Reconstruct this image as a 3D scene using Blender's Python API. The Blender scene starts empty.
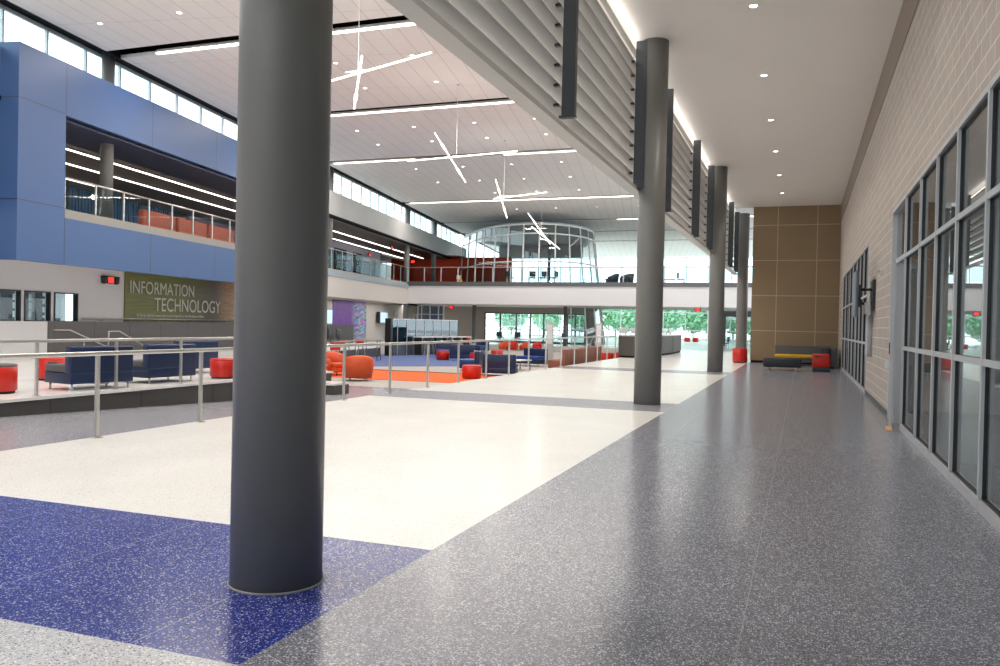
import bpy, bmesh, math, random
from mathutils import Matrix, Vector
random.seed(7)
C = bpy.context.scene.collection
PI = math.pi

# ------------------------------------------------------------------ camera
cam_d = bpy.data.cameras.new('camera'); cam = bpy.data.objects.new('camera', cam_d); C.objects.link(cam)
CY = Vector((303, 3, -825)).normalized()
CX = Vector((2250, -58, 825)); CX = (CX - CX.dot(CY) * CY).normalized()
CZ = CX.cross(CY)
cam.matrix_world = Matrix.Translation((0, 0, 1.55)) @ Matrix((CX, CY, CZ)).to_4x4()
cam_d.sensor_width = 36; cam_d.lens = 29.7; cam_d.clip_end = 400
bpy.context.scene.camera = cam

# ------------------------------------------------------------------ world, exposure
SC = bpy.context.scene
SC.view_settings.view_transform = 'Standard'; SC.view_settings.look = 'None'
SC.view_settings.gamma = 1; SC.view_settings.use_curve_mapping = False
SC.view_settings.exposure = 0.08
w = bpy.data.worlds.new('world'); SC.world = w; w.use_nodes = True
bg = w.node_tree.nodes['Background']; bg.inputs[0].default_value = (0.86, 0.95, 1.0, 1); bg.inputs[1].default_value = 4.0
SC.cycles.max_bounces = 10; SC.cycles.diffuse_bounces = 5; SC.cycles.glossy_bounces = 4
SC.cycles.transparent_max_bounces = 16; SC.cycles.sample_clamp_indirect = 4
SC.cycles.caustics_reflective = False; SC.cycles.caustics_refractive = False

def area(name, loc, sx, sy, power, col=(1, 0.95, 0.9), rotz=0, down=True):
    d = bpy.data.lights.new(name, 'AREA'); d.shape = 'RECTANGLE'; d.size = sx; d.size_y = sy
    d.energy = power; d.color = col
    o = bpy.data.objects.new(name, d); C.objects.link(o); o.location = loc; o.rotation_euler = (0, 0, rotz)
    return o

STRIPY = [-4.5, 4.0, 12.6, 21.1, 29.65, 38.8, 53.2, 64.6, 72.8, 81.2]
K_STRIP = 50.0       # watts per metre of the ceiling LED strips
K_SPOT = 60.0

# ------------------------------------------------------------------ helpers
ROT = math.radians(10.2094)
FM = Matrix.Rotation(ROT, 4, 'Z')     # facade frame: local x = -distance, local y = run along the facade

def lin(c): return tuple(((x / 255 + .055) / 1.055) ** 2.4 if x > 10 else x / 255 / 12.92 for x in c)
class NT:
    def __init__(s, name):
        s.m = bpy.data.materials.new(name); s.m.use_nodes = True; s.t = s.m.node_tree
        s.b = s.t.nodes['Principled BSDF']; s.out = s.t.nodes['Material Output']
    def n(s, typ, **k):
        x = s.t.nodes.new(typ)
        for a, v in k.items(): setattr(x, a, v)
        return x
    def l(s, a, b): s.t.links.new(a, b)
def math_n(N, op, a, b=None):
    m = N.n('ShaderNodeMath', operation=op)
    for i, v in enumerate((a, b)):
        if v is None: continue
        if isinstance(v, (int, float)): m.inputs[i].default_value = v
        else: N.l(v, m.inputs[i])
    return m.outputs[0]
def mixc(N, f, a, b):
    m = N.n('ShaderNodeMix', data_type='RGBA')
    if isinstance(f, (int, float)): m.inputs[0].default_value = f
    else: N.l(f, m.inputs[0])
    for i, v in ((6, a), (7, b)):
        if isinstance(v, tuple): m.inputs[i].default_value = (*v[:3], 1)
        else: N.l(v, m.inputs[i])
    return m.outputs[2]
def mat(name, c, rough=.5, metal=0, var=.06, scale=6, bump=0, bscale=60, spec=.5, coat=0):
    N = NT(name); b = N.b
    tc = N.n('ShaderNodeTexCoord'); no = N.n('ShaderNodeTexNoise'); no.inputs['Scale'].default_value = scale
    no.inputs['Detail'].default_value = 3
    N.l(tc.outputs['Object'], no.inputs['Vector'])
    col = mixc(N, no.outputs[0], tuple(x * (1 - var) for x in c), tuple(min(1, x * (1 + var)) for x in c))
    N.l(col, b.inputs['Base Color'])
    b.inputs['Roughness'].default_value = rough; b.inputs['Metallic'].default_value = metal
    b.inputs['Specular IOR Level'].default_value = spec
    if coat: b.inputs['Coat Weight'].default_value = coat
    if bump:
        n2 = N.n('ShaderNodeTexNoise'); n2.inputs['Scale'].default_value = bscale; N.l(tc.outputs['Object'], n2.inputs['Vector'])
        bp = N.n('ShaderNodeBump'); bp.inputs['Strength'].default_value = bump; bp.inputs['Distance'].default_value = .01
        N.l(n2.outputs[0], bp.inputs['Height']); N.l(bp.outputs[0], b.inputs['Normal'])
    return N.m
def emit(name, c, s):
    N = NT(name); b = N.b
    b.inputs['Base Color'].default_value = (*c, 1); b.inputs['Emission Color'].default_value = (*c, 1)
    b.inputs['Emission Strength'].default_value = s
    return N.m
def glass(name, tint=(.9, .96, .96), boost=1.0, graze=.96):
    N = NT(name); t = N.t
    tr = N.n('ShaderNodeBsdfTransparent'); tr.inputs[0].default_value = (*tint, 1)
    gl = N.n('ShaderNodeBsdfGlossy'); gl.inputs['Roughness'].default_value = .01
    lw = N.n('ShaderNodeLayerWeight'); lw.inputs[0].default_value = .5
    f = math_n(N, 'POWER', lw.outputs['Facing'], 5.0); f = math_n(N, 'MULTIPLY', f, graze); f = math_n(N, 'ADD', f, .04 * boost); f = math_n(N, 'MINIMUM', f, 1.0)
    mx = N.n('ShaderNodeMixShader'); N.l(f, mx.inputs[0]); N.l(tr.outputs[0], mx.inputs[1]); N.l(gl.outputs[0], mx.inputs[2])
    N.l(mx.outputs[0], N.out.inputs[0])
    return N.m
def line_mask(N, coord, period, offset, width):
    v = math_n(N, 'ADD', coord, -offset); v = math_n(N, 'DIVIDE', v, period)
    v = math_n(N, 'ADD', v, .5); v = math_n(N, 'FRACT', v); v = math_n(N, 'ADD', v, -.5); v = math_n(N, 'ABSOLUTE', v)
    return math_n(N, 'LESS_THAN', v, width / period / 2)
def terrazzo(name, base, light, dark, pl, pd, rough=.16, joint=(.45, .45, .46), jp=1.47, jo=-1.73, jyp=9.2, jyo=3.05, scale=75):
    N = NT(name); b = N.b
    tc = N.n('ShaderNodeTexCoord'); P = tc.outputs['Object']
    col = None
    big = N.n('ShaderNodeTexNoise'); big.inputs['Scale'].default_value = .9; big.inputs['Detail'].default_value = 4; N.l(P, big.inputs['Vector'])
    col = mixc(N, big.outputs[0], tuple(x * .9 for x in base), tuple(x * 1.1 for x in base))
    for sc, c, p in ((scale, light, pl), (scale * 1.7, light, pl * .8), (scale * 1.3, dark, pd), (scale * 2.4, tuple((a + b_) / 2 for a, b_ in zip(light, base)), pl)):
        v = N.n('ShaderNodeTexVoronoi'); v.inputs['Scale'].default_value = sc; N.l(P, v.inputs['Vector'])
        sep = N.n('ShaderNodeSeparateColor'); N.l(v.outputs['Color'], sep.inputs[0])
        m1 = math_n(N, 'GREATER_THAN', sep.outputs[0], 1 - p)
        m2 = math_n(N, 'LESS_THAN', v.outputs['Distance'], .46)
        col = mixc(N, math_n(N, 'MULTIPLY', m1, m2), col, c)
    sx = N.n('ShaderNodeSeparateXYZ'); N.l(P, sx.inputs[0])
    j = math_n(N, 'MAXIMUM', line_mask(N, sx.outputs[0], jp, jo, .005), line_mask(N, sx.outputs[1], jyp, jyo, .005))
    col = mixc(N, math_n(N, 'MULTIPLY', j, .6), col, joint)
    N.l(col, b.inputs['Base Color'])
    rn = N.n('ShaderNodeTexNoise'); rn.inputs['Scale'].default_value = 1.5; rn.inputs['Detail'].default_value = 5; N.l(P, rn.inputs['Vector'])
    r = N.n('ShaderNodeMapRange'); r.inputs[3].default_value = rough * .92; r.inputs[4].default_value = rough * 1.1
    N.l(rn.outputs[0], r.inputs[0]); N.l(r.outputs[0], b.inputs['Roughness']); b.inputs['Specular IOR Level'].default_value = .18
    return N.m
def panel_mat(name, c, seam, ax, period, off, width, ax2=None, p2=1, o2=0, rough=.5, rot=0, var=.05, vs=1.2, w2=None, f=.7):
    """flat panels with thin seams, ax indexes the object-space axis"""
    N = NT(name); b = N.b
    tc = N.n('ShaderNodeTexCoord'); P = tc.outputs['Object']
    if rot:
        mp = N.n('ShaderNodeMapping'); mp.inputs['Rotation'].default_value = (0, 0, rot); N.l(P, mp.inputs[0]); P = mp.outputs[0]
    sx = N.n('ShaderNodeSeparateXYZ'); N.l(P, sx.inputs[0])
    j = line_mask(N, sx.outputs[ax], period, off, width)
    if ax2 is not None: j = math_n(N, 'MAXIMUM', j, math_n(N, 'MULTIPLY', line_mask(N, sx.outputs[ax2], p2, o2, w2 or width), 1 if not w2 else .7))
    no = N.n('ShaderNodeTexNoise'); no.inputs['Scale'].default_value = vs; no.inputs['Detail'].default_value = 4; N.l(P, no.inputs['Vector'])
    col = mixc(N, no.outputs[0], tuple(x * (1 - var) for x in c), tuple(min(1, x * (1 + var)) for x in c))
    col = mixc(N, math_n(N, 'MULTIPLY', j, f), col, seam)
    N.l(col, b.inputs['Base Color']); b.inputs['Roughness'].default_value = rough
    return N.m

class MB:
    def __init__(s, M=None): s.b = bmesh.new(); s.M = M or Matrix.Identity(4)
    def v(s, p): return s.b.verts.new(s.M @ Vector(p))
    def face(s, vs, mi=0, smooth=False):
        f = s.b.faces.new(vs); f.material_index = mi; f.smooth = smooth; return f
    def box(s, x0, x1, y0, y1, z0, z1, mi=0):
        if x0 > x1: x0, x1 = x1, x0
        if y0 > y1: y0, y1 = y1, y0
        if z0 > z1: z0, z1 = z1, z0
        V = [s.v((x, y, z)) for z in (z0, z1) for y in (y0, y1) for x in (x0, x1)]
        for q in ((0, 2, 3, 1), (4, 5, 7, 6), (0, 1, 5, 4), (2, 6, 7, 3), (0, 4, 6, 2), (1, 3, 7, 5)): s.face([V[i] for i in q], mi)
        return s
    def rbox(s, x0, x1, y0, y1, z0, z1, r=.03, seg=3):
        """box with rounded edges"""
        t = bmesh.new(); bmesh.ops.create_cube(t, size=1)
        for v in t.verts: v.co = Vector(((x0 + x1) / 2 + v.co.x * (x1 - x0), (y0 + y1) / 2 + v.co.y * (y1 - y0), (z0 + z1) / 2 + v.co.z * (z1 - z0)))
        r = min(r, .45 * min(abs(x1 - x0), abs(y1 - y0), abs(z1 - z0)))
        bmesh.ops.bevel(t, geom=t.edges[:], offset=r, segments=seg, profile=.5, affect='EDGES')
        mp = {v: s.v(v.co) for v in t.verts}
        for f in t.faces: s.face([mp[v] for v in f.verts], 0, True)
        t.free(); return s
    def prism(s, pts, z0, z1, mi=0, smooth=False):
        a = [s.v((x, y, z0)) for x, y in pts]; b = [s.v((x, y, z1)) for x, y in pts]; n = len(pts)
        s.face(a[::-1], mi); s.face(b, mi)
        for i in range(n): s.face([a[i], a[(i + 1) % n], b[(i + 1) % n], b[i]], mi, smooth)
        return s
    def extr(s, prof, axis, a0, a1, mi=0, smooth=False):
        """profile (u,v) extruded along x or y"""
        f = (lambda a, u, v: (a, u, v)) if axis == 'x' else (lambda a, u, v: (u, a, v))
        A = [s.v(f(a0, u, v)) for u, v in prof]; B_ = [s.v(f(a1, u, v)) for u, v in prof]; n = len(prof)
        s.face(A, mi); s.face(B_[::-1], mi)
        for i in range(n): s.face([A[i], B_[i], B_[(i + 1) % n], A[(i + 1) % n]], mi, smooth)
        return s
    def lathe(s, prof, x=0, y=0, n=32, smooth=True, a0=0, a1=2 * PI):
        rings = []; full = abs(a1 - a0 - 2 * PI) < 1e-6; m = n if full else n + 1
        for r, z in prof:
            rings.append([s.v((x + r * math.cos(a0 + (a1 - a0) * i / n), y + r * math.sin(a0 + (a1 - a0) * i / n), z)) for i in range(m)] if r > 1e-6 else [s.v((x, y, z))])
        for A, B_ in zip(rings, rings[1:]):
            for i in range(n):
                j = (i + 1) % m
                q = [A[i % len(A)], A[j % len(A)], B_[j % len(B_)], B_[i % len(B_)]]
                q = [v for k, v in enumerate(q) if v not in q[:k]]
                if len(q) > 2: s.face(q, 0, smooth)
        return s
    def tube(s, pts, r, n=8, smooth=True):
        pts = [Vector(p) for p in pts]; R = []
        for i, p in enumerate(pts):
            d = (pts[min(i + 1, len(pts) - 1)] - pts[max(i - 1, 0)]).normalized()
            u = d.cross(Vector((0, 0, 1)));
            if u.length < 1e-3: u = Vector((1, 0, 0))
            u.normalize(); w_ = d.cross(u)
            R.append([s.v(p + r * (math.cos(2 * PI * (k + .5) / n) * u + math.sin(2 * PI * (k + .5) / n) * w_)) for k in range(n)])
        for A, B_ in zip(R, R[1:]):
            for k in range(n): s.face([A[k], A[(k + 1) % n], B_[(k + 1) % n], B_[k]], 0, smooth)
        s.face(R[0][::-1]); s.face(R[-1]); return s
    def build(s, name, m, parent=None, kind=None, tag_=None):
        bmesh.ops.recalc_face_normals(s.b, faces=s.b.faces[:])
        me = bpy.data.meshes.new(name); s.b.to_mesh(me); s.b.free()
        for x in (m if isinstance(m, (list, tuple)) else [m]): me.materials.append(x)
        o = bpy.data.objects.new(name, me); C.objects.link(o)
        if parent: o.parent = parent
        if kind: o['kind'] = kind
        if tag_: tag(o, *tag_)
        return o
def tag(o, label, cat, group=None):
    o['label'] = label; o['category'] = cat
    if group: o['group'] = group
    return o
def thing(name, label, cat, loc=(0, 0, 0), rz=0, group=None):
    o = bpy.data.objects.new(name, None); C.objects.link(o); o.empty_display_size = .2
    o.location = loc; o.rotation_euler = (0, 0, rz); return tag(o, label, cat, group)
def dup(root, loc, rz, label, group=None):
    def cp(o, par):
        c = o.copy(); C.objects.link(c); c.parent = par
        for ch in [x for x in kids.get(o.name, [])]: cp(ch, c)
        return c
    kids = {}
    for x in bpy.data.objects:
        if x.parent: kids.setdefault(x.parent.name, []).append(x)
    r = cp(root, None); r.location = loc; r.rotation_euler = (0, 0, rz); r['label'] = label
    if group: r['group'] = group
    return r
def fw(d, s, z=0):            # facade frame to world: d metres left of the camera line, s metres along
    return FM @ Vector((-d, s, z))
class Proto:
    """first placement uses the prototype itself, later ones copy it"""
    def __init__(s, make): s.make = make; s.o = None
    def __call__(s, loc, rz, label, group=None):
        if s.o is None:
            s.o = s.make(); o = s.o; o.location = loc; o.rotation_euler = (0, 0, rz); o['label'] = label
            if group: o['group'] = group
            return o
        return dup(s.o, loc, rz, label, group)

# ------------------------------------------------------------------ materials
M = {}
M['dark_t'] = terrazzo('terrazzo dark grey', (.163, .168, .2), (.54, .55, .6), (.06, .06, .065), .26, .2, .2)
M['band_t'] = terrazzo('terrazzo mid grey', (.25, .25, .28), (.6, .6, .62), (.12, .12, .14), .2, .15, .2)
M['white_t'] = terrazzo('terrazzo white', (.75, .735, .69), (.85, .83, .78), (.38, .37, .36), .15, .1, .2, (.5, .5, .48), 1.75, -2.33)
M['blue_t'] = terrazzo('terrazzo blue', (.024, .038, .22), (.36, .39, .55), (.015, .016, .09), .18, .25, .2, (.5, .5, .55), 1.3, -2.95, 30, 15)
M['light_t'] = terrazzo('terrazzo pale speckled', (.48, .48, .5), (.75, .75, .76), (.1, .1, .11), .25, .25, .22)
M['plat_t'] = terrazzo('terrazzo platform', (.74, .72, .7), (.72, .71, .69), (.4, .4, .4), .15, .1, .22)
M['carpet_o'] = mat('orange carpet', lin((225, 92, 30)), .95, var=.1, scale=3, bump=.3)
M['carpet_b'] = mat('blue carpet', lin((88, 104, 150)), .95, var=.1, scale=3, bump=.3)
M['carpet_g'] = mat('grey carpet', lin((165, 158, 152)), .95, var=.08, scale=3, bump=.3)
M['soffit'] = mat('painted soffit', (.82, .79, .75), .55, var=.02, scale=.6)
M['ceil'] = panel_mat('ceiling planks', (.84, .82, .80), (.34, .33, .32), 0, .61, .1, .016, 1, 3.6, 0, .8, rot=-ROT, w2=.02, var=.02)
M['black'] = mat('black paint', (.008, .008, .009), .8, spec=.1)
M['louv'] = mat('louvre grey aluminium', (.6, .59, .565), .5, 0, var=.03, scale=1)
M['beam'] = mat('beam grey', (.5, .495, .475), .45, .1, var=.03, scale=1)
M['fin'] = mat('slate fin', (.055, .062, .07), .4, .1, var=.1)
M['col'] = mat('column paint', (.19, .188, .178), .42, var=.06, scale=4, bump=.12, bscale=45)
M['seal'] = mat('floor sealant', (.3, .29, .27), .7)
M['blue'] = panel_mat('blue metal panel', (.036, .088, .228), (.008, .012, .03), 1, 4.27, 21.56, .035, 2, 50, 0, .42, rot=-ROT, var=.04)
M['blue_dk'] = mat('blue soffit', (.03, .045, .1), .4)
M['sill'] = mat('sill grey', (.25, .24, .22), .5)
M['grey_beam'] = mat('fair concrete beam', (.4, .39, .375), .6, var=.12, scale=.5)
M['beige'] = mat('beige plaster', (.56, .52, .48), .7, var=.03, scale=.5)
M['white_wall'] = mat('white painted wall', (.66, .66, .67), .6, var=.02)
M['bridge'] = mat('bridge white', (.74, .73, .74), .55, var=.02)
M['steel'] = mat('brushed stainless', (.55, .54, .51), .3, .85, var=.05, scale=20)
M['alu'] = mat('anodised aluminium frame', (.5, .51, .53), .4, .2, var=.04)
M['alu_dk'] = mat('dark aluminium frame', (.13, .135, .14), .4, .4)
M['gasket'] = mat('black gasket', (.008, .008, .01), .4)
M['fascia'] = panel_mat('dark fascia panel', (.055, .052, .05), (.01, .01, .01), 1, 2.04, 12.5, .03, rough=.4)
M['dkpanel'] = panel_mat('brown grey panel', (.085, .075, .072), (.015, .014, .014), 1, 2.02, 24.15, .04, rough=.4, rot=-ROT)
M['tan'] = panel_mat('tan fabric wall panel', (.26, .185, .105), (.55, .45, .36), 0, 1.70, -1.19, .03, 2, 1.62, 1.48, .6, var=.07, f=.8)
M['orange_w'] = mat('orange wall', lin((215, 65, 15)), .5, var=.04)
M['orange'] = mat('orange upholstery', lin((196, 76, 34)), .5, var=.05, scale=12)
M['rust'] = mat('rust upholstery', lin((132, 78, 58)), .6, var=.08, scale=10)
M['red'] = mat('red vinyl', lin((188, 30, 14)), .38, var=.05, scale=10)
M['navy'] = mat('navy vinyl', lin((8, 33, 70)), .42, var=.08, scale=10)
M['navy2'] = mat('royal blue vinyl', lin((26, 62, 130)), .42, var=.08, scale=10)
M['grey_f'] = mat('charcoal upholstery', lin((78, 78, 80)), .55, var=.06)
M['char'] = mat('black upholstery', lin((38, 42, 48)), .5, var=.08)
M['yellow'] = mat('mustard upholstery', lin((205, 160, 35)), .5)
M['wood'] = mat('light wood laminate', lin((205, 160, 110)), .45, var=.1, scale=8)
M['white'] = mat('white laminate', (.75, .75, .74), .4)
M['black_pl'] = mat('black plastic', (.02, .02, .022), .4)
M['desk'] = panel_mat('desk laminate', (.075, .068, .062), (.03, .03, .03), 0, 1.4, 0, .03, rough=.75)
M['glass'] = glass('clear glass')
M['glass_w'] = glass('storefront glass', (.75, .8, .8), 1.5)
M['glass_b'] = glass('balustrade glass', (.8, .88, .9), .6, .3)
M['glass_bl'] = glass('blue partition glass', (.4, .55, .62), 2.5)
M['glass_pod'] = glass('curved curtain glass', (.72, .82, .84), 2.2)
M['led'] = emit('warm led tube', (1, .9, .8), 5)
M['led2'] = emit('pendant led', (1, .93, .82), 3.2)
M['lamp'] = emit('downlight lens', (1, .93, .84), 9)
M['exit'] = emit('red sign glow', (1, .03, .02), 1.6)
M['screen'] = emit('pale blue screen', (.45, .65, .8), .75)
M['paving'] = mat('pale paving', (.7, .7, .68), .8)

# block wall: courses run along y, 0.2 high
def cmu():
    N = NT('pale block wall'); tc = N.n('ShaderNodeTexCoord'); sx = N.n('ShaderNodeSeparateXYZ'); N.l(tc.outputs['Object'], sx.inputs[0])
    cb = N.n('ShaderNodeCombineXYZ'); N.l(sx.outputs[1], cb.inputs[0]); N.l(sx.outputs[2], cb.inputs[1])
    br = N.n('ShaderNodeTexBrick'); N.l(cb.outputs[0], br.inputs['Vector']); br.inputs['Scale'].default_value = 1
    br.offset = .5
    br.inputs['Brick Width'].default_value = .406; br.inputs['Row Height'].default_value = .2033; br.inputs['Mortar Size'].default_value = .008
    br.inputs['Mortar Smooth'].default_value = .2; br.inputs['Bias'].default_value = 0
    br.inputs['Color1'].default_value = (.40, .345, .295, 1); br.inputs['Color2'].default_value = (.46, .40, .345, 1); br.inputs['Mortar'].default_value = (.72, .68, .64, 1)
    no = N.n('ShaderNodeTexNoise'); no.inputs['Scale'].default_value = 40; N.l(tc.outputs['Object'], no.inputs['Vector'])
    c = mixc(N, .12, br.outputs[0], no.outputs[0]); N.l(c, N.b.inputs['Base Color']); N.b.inputs['Roughness'].default_value = .75
    bp = N.n('ShaderNodeBump'); bp.inputs['Strength'].default_value = .3; bp.inputs['Distance'].default_value = .01; bp.invert = True
    N.l(br.outputs[1], bp.inputs['Height']); N.l(bp.outputs[0], N.b.inputs['Normal'])
    return N.m
M['cmu'] = cmu()

S = 'structure'
XW = 1.49        # right wall
XG = -2.33       # edge of the corridor paving
XR = -8.4        # guard railing / edge of the white floor
YB = 55.0        # face of the bridge
ZF = 4.43        # upper floor
ZC = 10.0        # hall ceiling
YE = 100.0       # far glazing

# ------------------------------------------------------------------ floors
def slab(name, x0, x1, y0, y1, z, m, t=.45):
    return MB().box(x0, x1, y0, y1, z - t, z).build(name, m, kind=S)
slab('floor', XG, 8, -14, 60, 0, M['dark_t'])
slab('floor', XG, 20, 60, 104, 0, M['white_t'])
slab('floor', -60, XG, -14, 3.05, 0, M['light_t'])
slab('floor', -14, XG, 3.05, 5.1, 0, M['blue_t'])
slab('floor', XR, XG, 5.1, 15.1, 0, M['white_t'])
slab('floor', XR, XG, 15.1, 16.9, 0, M['band_t'])
slab('floor', XR, XG, 16.9, 28.3, 0, M['white_t'])
slab('floor', XR, XG, 28.3, 30.1, 0, M['band_t'])
slab('floor', XR, XG, 30.1, 104, 0, M['white_t'])
slab('floor', -14, XR, 5.1, 6.5, 0, M['band_t'])
slab('floor', -60, XR, 57, 104, 0, M['white_t'])
# sloping walk beside the platform down to the sunken lounge
m = MB(); pr = [(6.5, 0), (10, -.12), (16, -.33), (21, -.35), (21, -.6), (6.5, -.6)]
m.extr(pr, 'x', -14, XR); m.build('floor', M['band_t'], kind=S)
slab('floor', -40, XR, 21, 57, -.35, M['carpet_g'], .25)
slab('floor', -16.8, -9.6, 23.7, 28.0, -.335, M['carpet_o'], .012)
slab('floor', -17.6, -9.6, 28.0, 28.35, -.332, M['black'], .012)
MB().prism([(-22.5, 38.5), (-17.4, 29.8), (-13.5, 33.5), (-14.2, 40), (-21.5, 48)], -.347, -.335).build('floor', M['carpet_b'], kind=S)
slab('terrace_ground', -80, 60, 104, 190, -.02, M['paving'])

# ------------------------------------------------------------------ raised platform on the left
XP = -11.9; ZP = .17
def pl_poly(o): return [(XP + o, -6), (XP + o, 19.3 + o), (-16, 19.3 + o), tuple(fw(19.25, 12)[:2]), tuple(fw(19.25, -6)[:2])]
def up_poly(o): return [tuple(fw(13.9 - o, 22)[:2]), tuple(fw(13.9 - o, 42.4)[:2]), tuple(fw(19.2, 42.4)[:2]), tuple(fw(19.2, 16)[:2]), (-16, 19.3)]
MB().prism(pl_poly(0), -.45, ZP - .05).build('platform_base', M['fascia'], kind=S)
MB().prism(pl_poly(.04), ZP - .05, ZP).build('platform_floor', M['plat_t'], kind=S)
MB().prism([(-16, 19.3), tuple(fw(13.9, 23)[:2]), tuple(fw(13.9, 42.4)[:2]), tuple(fw(19.2, 42.4)[:2]), tuple(fw(19.2, 12)[:2])], -.45, .12).build('platform_base', M['fascia'], kind=S)
MB().prism([(-16, 19.34), tuple(fw(13.86, 23)[:2]), tuple(fw(13.86, 42.45)[:2]), tuple(fw(19.2, 42.45)[:2]), tuple(fw(19.2, 12)[:2])], .12, ZP).build('platform_floor', M['plat_t'], kind=S)
# landing step at the end of the platform
m = MB(); m.box(-13.4, -11.0, 18.0, 18.7, -.5, -.1); m.build('step', M['fascia'], kind=S)
m = MB(); m.box(-13.4, -10.98, 17.98, 18.72, -.1, -.05); m.build('step', M['plat_t'], kind=S)
# stairs up from the lounge beside the office glass
for i in range(4):
    m = MB(FM); m.box(-17.9, -15.2 , 42.5 + i * .0, 45.2 - i * .45, -.35 + i * .16, -.19 + i * .16); m.build('step', M['plat_t'], kind=S)

# ------------------------------------------------------------------ left facade (runs at 10 degrees)
m = MB(FM)
m.box(-19.2, -19.1, 24.15, 45, .1, 1.31)
m.build('wall_left', M['dkpanel'], kind=S)
MB(FM).box(-19.2, -19.1, -12, 23.85, .1, 1.3).build('wall_left', M['white_wall'], kind=S)
MB(FM).box(-19.2, -19.08, 23.85, 24.15, .1, 1.31).build('wall_left', M['dkpanel'], kind=S)
# white wall with three display windows
wz0, wz1 = 1.28, 2.28
m = MB(FM)
segs = [(-12, 21.9), (23.12, 23.28), (24.45, 24.62), (25.80, 28.38)]
for a, b in segs: m.box(-19.7, -19.5, a, b, 0, 3.6)
for a, b in ((21.9, 23.12), (23.28, 24.45), (24.62, 25.80)):
    m.box(-19.7, -19.5, a, b, 0, wz0); m.box(-19.7, -19.5, a, b, wz1, 3.6)
m.build('wall_left', M['white_wall'], kind=S)
MB(FM).box(-19.7, -19.5, 28.38, 49.4, 0, 3.6).build('wall_left', M['beige'], kind=S)
MB(FM).box(-19.7, -19.5, 49.4, 75, 0, 3.6).build('wall_left', M['beige'], kind=S)
M['int_dark'] = mat('dark backing', (.05, .05, .055), .8)
for k, (a, b) in enumerate(((21.9, 23.12), (23.28, 24.45), (24.62, 25.80))):
    root = bpy.data.objects.new('window_%d' % (k + 3), None); C.objects.link(root); root['kind'] = S
    f = MB(FM)
    for p in ((a, a + .05, wz0, wz1), (b - .05, b, wz0, wz1), (a, b, wz0, wz0 + .04), (a, b, wz1 - .04, wz1)): f.box(-19.62, -19.47, *p)
    f.build('window_frame', M['gasket'], root)
    MB(FM).box(-19.58, -19.57, a + .05, b - .05, wz0 + .04, wz1 - .04).build('pane', M['glass_b'], root)
    # room wall seen through the glass: dark panel with pale rectangles, tones reversed in the third
    q = MB(FM); q.box(-20.3, -20.2, a - .3, b + .3, 1.0, 2.5); q.build('back_panel', M['int_dark'] if k < 2 else M['white'], root)
    q = MB(FM)
    cols_ = ((a + .28, .1), (a + .62, .16), (a + .98, .12)) if k < 2 else ()
    for (y, w_) in cols_:
        for z in (1.42, 1.70, 1.98):
            q.box(-20.2, -20.17, y + .05, y + .05 + w_, z, z + .2)
    if k == 2:
        q.box(-20.2, -20.17, a, a + .3, 1.3, 2.3); q.box(-20.2, -20.16, a, b, 1.2, 1.4)
        for z in (1.5, 1.78, 2.05): q.box(-20.2, -20.17, a, a + .5, z, z + .09)
        q.build('panel_rects', M['int_dark'], root)
    else: q.build('panel_rects', M['white'], root)
# upper slab, beige band, beam, soffits of the grey part of the facade (beyond the blue volume)
MB(FM).box(-19.7, -17.35, 38.6, 59, 2.85, 4.0).build('wall_left', M['beige'], kind=S)
MB(FM).box(-26, -17.3, 38.6, 59.2, 4.0, 4.33).build('trim_1', mat('slab edge blue grey', (.3, .34, .37), .5), kind=S)
MB(FM).box(-19.7, -17.45, 59, 75, 2.9, 4.3).build('wall_left', M['beige'], kind=S)
MB(FM).box(-17.55, -17.35, -12, 79, 7.42, 8.75).build('wall_left', M['grey_beam'], kind=S)
MB(FM).box(-26, -17.75, -12, 79, 7.3, 7.45).build('ceiling', mat('brown grey soffit', (.22, .2, .19), .6), kind=S)
MB(FM).box(-17.6, -17.3, -12, 79, 7.3, 7.42).build('trim_2', M['black'], kind=S)
MB(FM).box(-26, -17.4, -12, 79, 4.33, ZF).build('floor', M['carpet_g'], kind=S)
MB(FM).box(-26.2, -26, -12, 92, ZF, 7.3).build('wall_left', mat('upper wall taupe', (.3, .27, .25), .7), kind=S)
# lilac room box on the upper floor with dark openings
m = MB(FM); m.box(-24, -21, 50.5, 63.5, ZF, 6.95); m.build('wall_left', mat('lilac grey wall', (.33, .31, .36), .6), kind=S)
m = MB(FM)
for a, b in ((53.5, 55.8), (57.2, 59.1)): m.box(-21.02, -20.96, a, b, ZF + .1, 6.5)
m.build('door_2', M['black'], kind=S)
MB(FM).box(-21, -20.9, 63.6, 70, 6.85, 7.0).build('trim_3', M['louv'], kind=S)
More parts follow.
